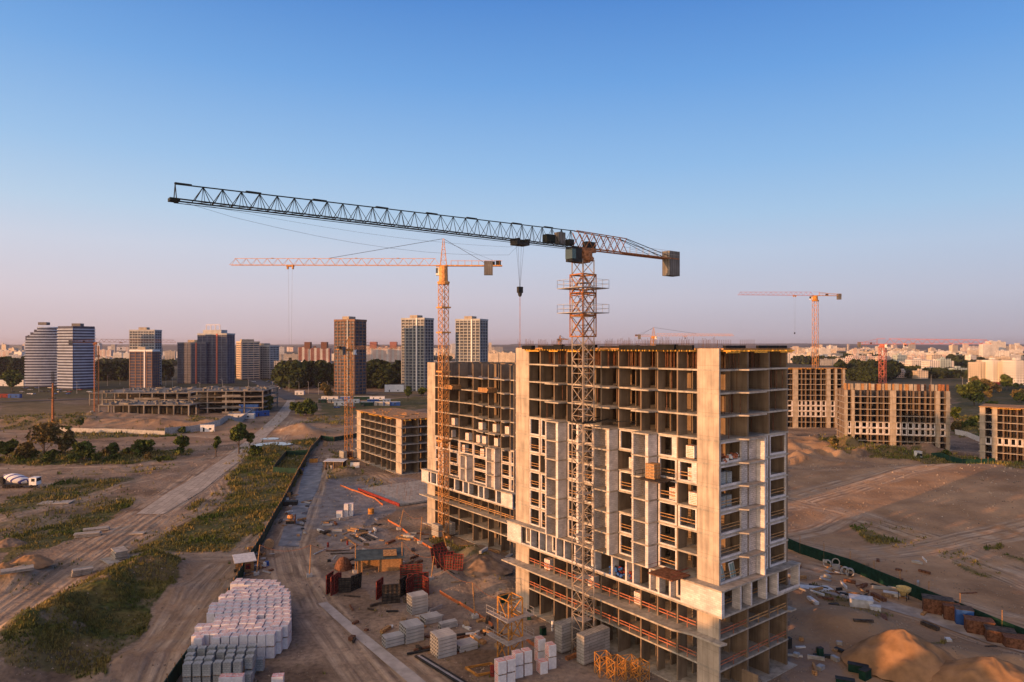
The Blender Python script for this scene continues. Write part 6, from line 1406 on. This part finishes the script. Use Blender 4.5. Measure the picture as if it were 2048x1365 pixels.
# stuff along the right fence
def container(label, px, py, mt, d, rz, grp='containers and site huts', nm='site_container', cat='container', z=0, roof=None):
    x, y = G(px, py); o = thing(nm, label, cat, (x, y, hz(x, y) + z), rz, grp); MB().cbox((0, 0, 0), d).build('body', M[mt], o); MB().cbox((0, 0, d[2]), (d[0] + .2, d[1] + .2, .15)).build('roof', M[roof or mt], o)
    MB().cbox((-d[0] * .25, -d[1] / 2 - .03, .1), (.9, .06, 2.0)).build('door', M['dark'], o); MB().cbox((d[0] * .2, -d[1] / 2 - .03, 1.0), (1.2, .06, .9)).build('window', M['glass'], o); return o
for i, (px, py, mt, d, rz, lb) in enumerate([(1875,1226,'brownsteel',(4.2,2.2,2.4),-.45,'left rusty brown steel box at the right side fence'),(1903,1237,'brownsteel',(2.4,2,2.2),-.4,'middle rusty brown steel box at the right side fence'),(1927,1245,'blue',(2.4,2,2.4),-.4,'faded blue steel box between the rusty ones'),(1958,1262,'brownsteel',(3.6,2.2,2.0),-.4,'rusty scrap skip at the right side fence'),(2000,1280,'brownsteel',(3.6,2.2,1.8),-.45,'second rusty scrap skip further right'),(2040,1295,'brownsteel',(4,2.2,1.6),-.4,'rusty scrap skip at the right edge')]): bin_(lb, px, py, mt, d, rz, 'scrap_skip', 'skip', 'brownsteel' if i % 2 else 'plywood')
bin_('stack of pale wrapped boards beside the concrete path', 1722, 1217, 'sheet', (3.4, 2.4, 1.5), -.4, 'board_stack', 'stack', 'sheet'); bin_('small pale block pile right of the wrapped boards', 1750, 1228, 'sheet', (1.6, 1.2, .7), -.4, 'board_stack', 'stack', 'sheet'); bin_('white panel leaning near the yellow hopper', 1784, 1192, 'sheet', (2.6, 1.2, .5), -.5, 'board_stack', 'stack', 'sheet')
x, y = G(1807, 1200); hp = thing('concrete_hopper', 'cream yellow concrete bucket standing by the right side fence', 'hopper', (x, y, hz(x, y))); MB().lathe([(0, .7), (.4, .7), (1.15, 1.7), (1.2, 2.1), (1.1, 2.1), (.35, .8)], 14).build('bucket', simple('cream_hopper_paint', (.55, .42, .18), .6), hp); lg = MB()
for a in range(4): lg.bar((math.cos(a * 1.57) * .9, math.sin(a * 1.57) * .9, 0), (math.cos(a * 1.57) * .9, math.sin(a * 1.57) * .9, 1.6), .06)
lg.build('leg', M['dark'], hp)
for i, (px, py, tl, lb) in enumerate([(1655,1135,R(80),'tilted concrete ring near the corner of the right fence'),(1672,1141,0,'flat concrete ring beside the tilted one'),(1672,1133,R(70),'second tilted concrete ring'),(1690,1150,R(85),'concrete pipe section lying by the fence'),(1700,1153,R(85),'shorter pipe section right of the first')]):
    x, y = G(px, py); o = one(MB().lathe([(.58, 0), (.75, 0), (.75, .9), (.58, .9), (.58, 0)], 18), 'concrete_ring', M['hollow'], lb, 'concrete ring', (x, y, hz(x, y) + (.65 if tl else 0)), 0, 'concrete rings'); o.rotation_euler = (tl, 0, -.5)
# far huts and containers
hn = 0; HT = []
for i in range(16): HT.append((644 + i * 9.2 + RP.uniform(-2, 2), RP.choice([800, 806, 812]), RP.choice(['sheet', 'sheet', 'steel', 'blue', 'greencl', 'white']), (RP.choice([6, 9, 12]), 3, 2.8)))
HT.sort()
for i, (px, py, mt, d) in enumerate(HT): container(f'small far site hut below the glass towers, {ORD[i]} from the left', px, py, mt, d, RP.uniform(-.2, .2), roof='sheet', nm='site_hut', cat='site hut')
for px, py, mt, d, rz, lb in [(498,826,'blue',(12,3,5.5),.2,'tall blue container stack before the parking decks'),(522,833,'blue',(10,3,3),.9,'blue container at the end of the grey fence'),(489,838,'sheet',(12,3,3),.1,'pale site hut in front of the blue container stack'),(466,838,'steel',(5,3,3),0,'grey hut left of the pale hut'),(600,790,'sheet',(8,4,3.5),0,'white kiosk by the far road'),(789,784,'white',(18,10,7),.1,'white house with dark roof in front of the second glass tower'),(415,863,'white',(7,.6,3.4),.1,'white gate panel in the grey board fence'),
    (28,772,'cream' if 'cream' in M else 'sheet',(30,12,7),0,'low pale house at the far left'),(30,796,'blue',(10,3,3),0,'blue container on the far left site'),(12,795,'redpaint',(9,3,3),0,'dull red container left of the blue one'),(1836,922,'sheet',(2,2,2.6),0,'white cabin in the weeds beyond the field'),(1990,776,'redpaint',(20,3,3),0,'red freight wagon on the far right railway'),(1950,775,'sheet',(16,3,3),0,'white freight wagon left of the red one'),(2025,776,'sheet',(16,3,3),0,'pale freight wagon right of the red one')]: container(lb, px, py, mt, d, rz, roof='dark' if 'house' in lb else None)
# foundation slab behind the set-back block, with red edge forms
x0, y0 = G(812, 985); fs = thing('foundation_slab', 'grey foundation slab with upright rebar and red edge boards behind the set-back block', 'foundation', (PX(820, 196), 205, 0), ANG)
MB().cbox((0, 0, .1), (24, 26, .5)).build('slab', M['slab'], fs); MB().box(-12.2, -12.0, -13, 13, 0, .9).build('edge_form', M['redpaint'], fs); rb = MB()
for k in range(150): rb.bar((xx_ := RP.uniform(-11, 11), yy_ := RP.choice([-10, -5, 0, 5, 10]) + RP.uniform(-.3, .3), .6), (xx_, yy_, 2.0), .03, 3)
tag(rb.build('rebar', M['rebar'], fs), kind='stuff')


# concrete mixer truck
x, y = G(42, 975); tk = thing('mixer_truck', 'white and blue concrete mixer truck parked on the dirt at the left edge', 'truck', (x, y, hz(x, y)), .05)
MB().box(-5.5, 4.6, -1.1, 1.1, .75, 1.15).build('chassis', M['dark'], tk)
cbm = MB().box(3.2, 5.4, -1.25, 1.25, .9, 3.2).build('cab', M['white'], tk); MB().box(5.0, 5.43, -1.1, 1.1, 2.0, 3.0).build('window', M['glass'], cbm); MB().box(3.9, 4.9, -1.28, 1.28, 2.0, 2.9).build('window', M['glass'], cbm)
dr = MB(); dr.lathe([(0, -3.4), (.9, -3.3), (1.35, -1.5), (1.5, .4), (1.35, 1.8), (.8, 3.2), (.5, 3.9)], 18)
stripe = nmat('drum_paint'); m_, t_, b_0 = stripe; wv = nd(t_, 'ShaderNodeTexWave', wave_type='BANDS', bands_direction='DIAGONAL'); wv.inputs['Scale'].default_value = .28; tcx = nd(t_, 'ShaderNodeTexCoord'); t_.links.new(tcx.outputs['Object'], wv.inputs[0]); gt = nd(t_, 'ShaderNodeMath', operation='GREATER_THAN'); gt.inputs[1].default_value = .78; t_.links.new(wv.outputs['Fac'], gt.inputs[0]); mx_ = nd(t_, 'ShaderNodeMix', data_type='RGBA'); t_.links.new(gt.outputs[0], mx_.inputs[0]); mx_.inputs[6].default_value = (.7, .7, .72, 1); mx_.inputs[7].default_value = (.05, .06, .25, 1); t_.links.new(mx_.outputs[2], b_0.inputs['Base Color'])
d_ = dr.build('drum', m_, tk, smooth=True); d_.rotation_euler = (0, R(-78), 0); d_.location = (-1.2, 0, 2.75)
MB().box(-5.9, -5.0, -.7, .7, 1.3, 3.4).build('chute', M['dark'], tk)
wm = None
for wx in (-4.3, -3.0, -.4, 3.9):
    for wy in (-1.05, 1.05):
        w_ = MB().lathe([(0, -.2), (.52, -.2), (.52, .2), (0, .2)], 12).build('wheel', M['tyre'], tk); w_.rotation_euler = (R(90), 0, 0); w_.location = (wx, wy, .52)
# parked cars and street lamps far off
car_cols = {'white': M['white'], 'dark': M['dark'], 'red': M['redpaint'], 'blue': M['blue'], 'grey': M['steel']}; CP = {}
def car(col, x, y, rz, label):
    if col not in CP:
        r_ = thing('parked_car', label, 'car', (x, y, hz(x, y)), rz, 'cars far off'); b_ = MB(); b_.add([(-2.2,-.85,.3),(2.2,-.85,.3),(2.2,.85,.3),(-2.2,.85,.3),(-2.15,-.85,.95),(2.1,-.85,.8),(2.1,.85,.8),(-2.15,.85,.95)], MB.BQ); b_.build('body', car_cols[col], r_)
        c = MB(); c.add([(-1.6,-.78,.88),(1.0,-.78,.85),(1.0,.78,.85),(-1.6,.78,.88),(-1.2,-.62,1.45),(.3,-.62,1.45),(.3,.62,1.45),(-1.2,.62,1.45)], MB.BQ); c.build('window', M['glass'], r_)
        for wx in (-1.35, 1.35):
            for wy in (-.82, .82): w_ = MB().lathe([(0, -.1), (.32, -.1), (.32, .1), (0, .1)], 10).build('wheel', M['tyre'], r_); w_.rotation_euler = (R(90), 0, 0); w_.location = (wx, wy, .32)
        CP[col] = r_; return r_
    return dup(CP[col], (x, y, hz(x, y)), rz, label)
CL = []
for i in range(44):
    z_ = RP.choice(['a', 'a', 'b', 'c']); px, py = {'a': (RP.uniform(18, 180), RP.choice([777, 781, 785, 789])), 'b': (RP.uniform(500, 570), RP.uniform(760, 778)), 'c': (RP.uniform(650, 790), RP.uniform(808, 818))}[z_]
    CL.append((px, py, RP.choice(['white', 'dark', 'red', 'blue', 'grey', 'dark']), z_))
CLB = rank(CL, lambda c: (c[2], c[3]), lambda k, i, n: f'{k[0]} car ' + {'a': 'in the car park below the curved towers', 'b': 'on the far road by the grey balcony block', 'c': 'beside the small far site huts'}[k[1]] + f', {ORD[i]} from the left')
for c in CL: car(c[2], *G(c[0], c[1]), RP.choice([0, 1.57, .3]), CLB[id(c)])
lp = None
for i, (px, py) in enumerate(sorted([(345,776),(400,790),(445,782),(497,778),(545,786),(578,784),(598,786),(617,788),(637,790),(655,786),(215,772),(240,770),(332,772),(1640,757),(1925,775),(1862,770),(78,785),(154,788)])):
    x, y = G(px, py)
    if lp is None:
        lp = thing('street_lamp', '', 'street lamp', (x, y, 0), 0, 'street lamps far off'); MB().bar((0, 0, 0), (0, 0, 10.5), .16, 6, .1).build('post', M['hollow'], lp); MB().bar((0, 0, 10.4), (1.8, 0, 11), .09, 4).build('arm', M['hollow'], lp); MB().cbox((2.0, 0, 10.95), (.9, .4, .2)).build('lamp_head', M['sheet'], lp); o = lp
    else: o = dup(lp, (x, y, 0), RP.uniform(0, 6))
    o['label'] = f'thin far street lamp, {ORD[i]} from the left'

# things standing inside the open floors
def on_face(base, ux, vx, px, xo):
    k = (px - 1024) / F; bx, by = base[0] + U.x * xo, base[1] + U.y * xo; return (bx - by * k) / (-Vv.x + Vv.y * k)
for i, (px, fl) in enumerate([(910, 8), (905, 7), (938, 7), (965, 8), (960, 7), (972, 7), (993, 8), (996, 7), (1018, 8), (903, 6), (930, 6), (968, 6)]):
    t_ = on_face(PW, 0, 0, px, 1.2); X_ = WL(1.2, t_, zW[fl]); put('block_pack', 'wrap', (1.12, 1.38, 1.62), *X_, ANG, f'white block pack on an open floor of the set-back block, {ORD[i]} of twelve', 'block packs on the set-back block')
for px, fl, lb in ((905, 11, 'left'), (975, 11, 'right')):
    t_ = on_face(PW, 0, 0, px, -1.2)
    for k in range(4): o = one(MB().cbox((0, 0, 0), (2.6, 3.4, .22)), 'timber_bundle', M['board'], f'timber bundle on the {lb} loading platform of the set-back block, {ORD[k]} from below', 'timber', WL(-1.2, t_, zW[fl] + k * .25), ANG + RP.uniform(-.1, .1), 'timber bundles on platforms')
    one(MB().cbox((0, 0, -.12), (4, 3.8, .1)), 'loading_platform', M['plywood'], f'dark {lb} loading platform high on the set-back block', 'platform', WL(-.9 - 1.1, t_, zW[fl] + .02), ANG, 'loading platforms')
for k in range(9): one(MB().cbox((0, 0, 0), (1.3, 1.5, .2)), 'brick_layer', M['pallet'] if k % 2 else M['board'], f'layer of the brown brick stack on the outer platform, {ORD[k]} from below', 'bricks', ML(-1.6, 9.2, 26.45 + k * .22), ANG + RP.uniform(-.05, .05), 'brick stack on the nearest block')
pl = thing('loading_platform', 'steel loading platform carrying the brown brick stack on the nearest block', 'platform', ML(-1.5, 9.0, 26.3), ANG, 'loading platforms'); MB().box(-1.8, 1.5, -2.2, 1.8, 0, .12).build('deck', M['plywood'], pl)
r_ = MB()
for e in (-2.2, 1.8):
    for hh_ in (.6, 1.1): r_.bar((-1.8, e, hh_), (1.3, e, hh_), .03)
    for q in (-1.8, -.3, 1.2): r_.bar((q, e, 0), (q, e, 1.1), .03)
r_.build('railing', M['dark'], pl)
pl = thing('loading_platform', 'rusty red loading platform just above the white corner band of the nearest block', 'platform', ML(-1.9, 6.3, 14.5), ANG, 'loading platforms'); MB().box(-2.0, 1.6, -2.2, 1.8, 0, .16).build('deck', M['brownsteel'], pl); r_ = MB()
for e in (-2.2, 1.8):
    for hh_ in (.6, 1.1): r_.bar((-2, e, hh_), (1.3, e, hh_), .03)
r_.build('railing', M['redpaint'], pl)
for (x_, y_, z_, lb) in ((1.6, 5.2, 29.3, 'upper block floor beside the right pier of the nearest block'), (1.2, 4.6, 26.4, 'floor below it, near the right pier of the nearest block'), (1.2, 7.6, 23.4, 'bay left of the loading platform'), (1.6, 15.2, 26.4, 'bay between the two white bays'), (1.0, 4.3, 23.4, 'right bay below the pack bay'),
                         (1.0, 23.0, 7.6, 'canopy floor behind the red rail'), (1.0, 33.2, 7.6, 'canopy floor at the left'), (1.3, 14.0, 7.6, 'canopy floor between the masts')):
    put('block_pack', 'wrap', (1.12, 1.38, 1.62), *ML(x_, y_, z_), ANG, f'wrapped block pack on the {lb}', 'block packs on the nearest block')
for (x_, y_, z_, lb) in ((2.0, 1.3, 26.4, 'lower'), (3.2, 1.2, 26.4, 'lower rear'), (2.0, 1.3, 23.4, 'bottom'), (3.4, 1.4, 23.4, 'bottom rear')): put('grey_block_pack', 'greypack', (1.02, 1.05, 1.5), *ML(x_, y_, z_), ANG, f'grey block pack inside the corner room of the nearest block, {lb}', 'grey packs in the corner room')
# heap of red and blue bags in an opening of the white band, red tools upstairs
def bags(name, label, pos, n, cols, sp=(2.0, 3.0, 1.0), s=.35):
    r_ = thing(name, label, 'heap', pos, ANG)
    for c in cols:
        mb = MB()
        for k in range(n): mb.cbox((RP.uniform(0, sp[0]), RP.uniform(-sp[1] / 2, sp[1] / 2), RP.uniform(0, sp[2])), (s, s, s * .8), RP.uniform(0, 3), (RP.uniform(0, 1), 'X'))
        tag(mb.build('bag', M[c], r_), kind='stuff')
bags('bag_heap', 'heap of dark blue and red bags in the white band left of the brick fins', ML(-.9, 15.5, 11.15), 45, ['blue', 'dark', 'redpaint'], (1.6, 4.6, 1.3))
bags('tool_heap', 'red and pale tools lying in the corner room above the white balcony', ML(1.0, .9, 29.35), 14, ['railred', 'sheet'], (4.0, 1.2, .7), .4)
bags('tool_heap', 'broken boards leaning in the bay left of the right pier', ML(1.0, 7.6, 29.35), 12, ['board', 'sheet'], (1.5, 1.6, .9), .5)
for k, (x_, rz) in enumerate(((1.2, .2), (3.4, .1))):
    wf = thing('window_unit', f'{"left" if k == 0 else "right"} pale window unit leaning in the corner room at the band level', 'window', ML(x_, .6, 14.35), ANG + rz); wf.rotation_euler = (-.2, 0, ANG + rz); MB().box(0, 1.3, 0, .08, 0, 1.9).build('frame', M['white'], wf); MB().box(.12, .6, -.02, -.002, .15, 1.75).build('pane', glass('pale_pane', (.25, .36, .34), .15), wf); MB().box(.7, 1.18, -.02, -.002, .15, 1.75).build('pane', bpy.data.materials['pale_pane'], wf)
# ---------------------------------------------------------------- haze
hz_b = MB(); hz_b.box(-11000, 11000, -120, 16000, -12, 150); hm_, ht, hb_ = nmat('haze_air'); ht.nodes.remove(hb_); pv = nd(ht, 'ShaderNodeVolumePrincipled'); pv.inputs['Color'].default_value = (.86, .80, .86, 1); pv.inputs['Density'].default_value = 0.00004; pv.inputs['Anisotropy'].default_value = .2; ht.links.new(pv.outputs[0], ht.nodes['Material Output'].inputs['Volume'])
tag(hz_b.build('haze', hm_), kind='stuff')
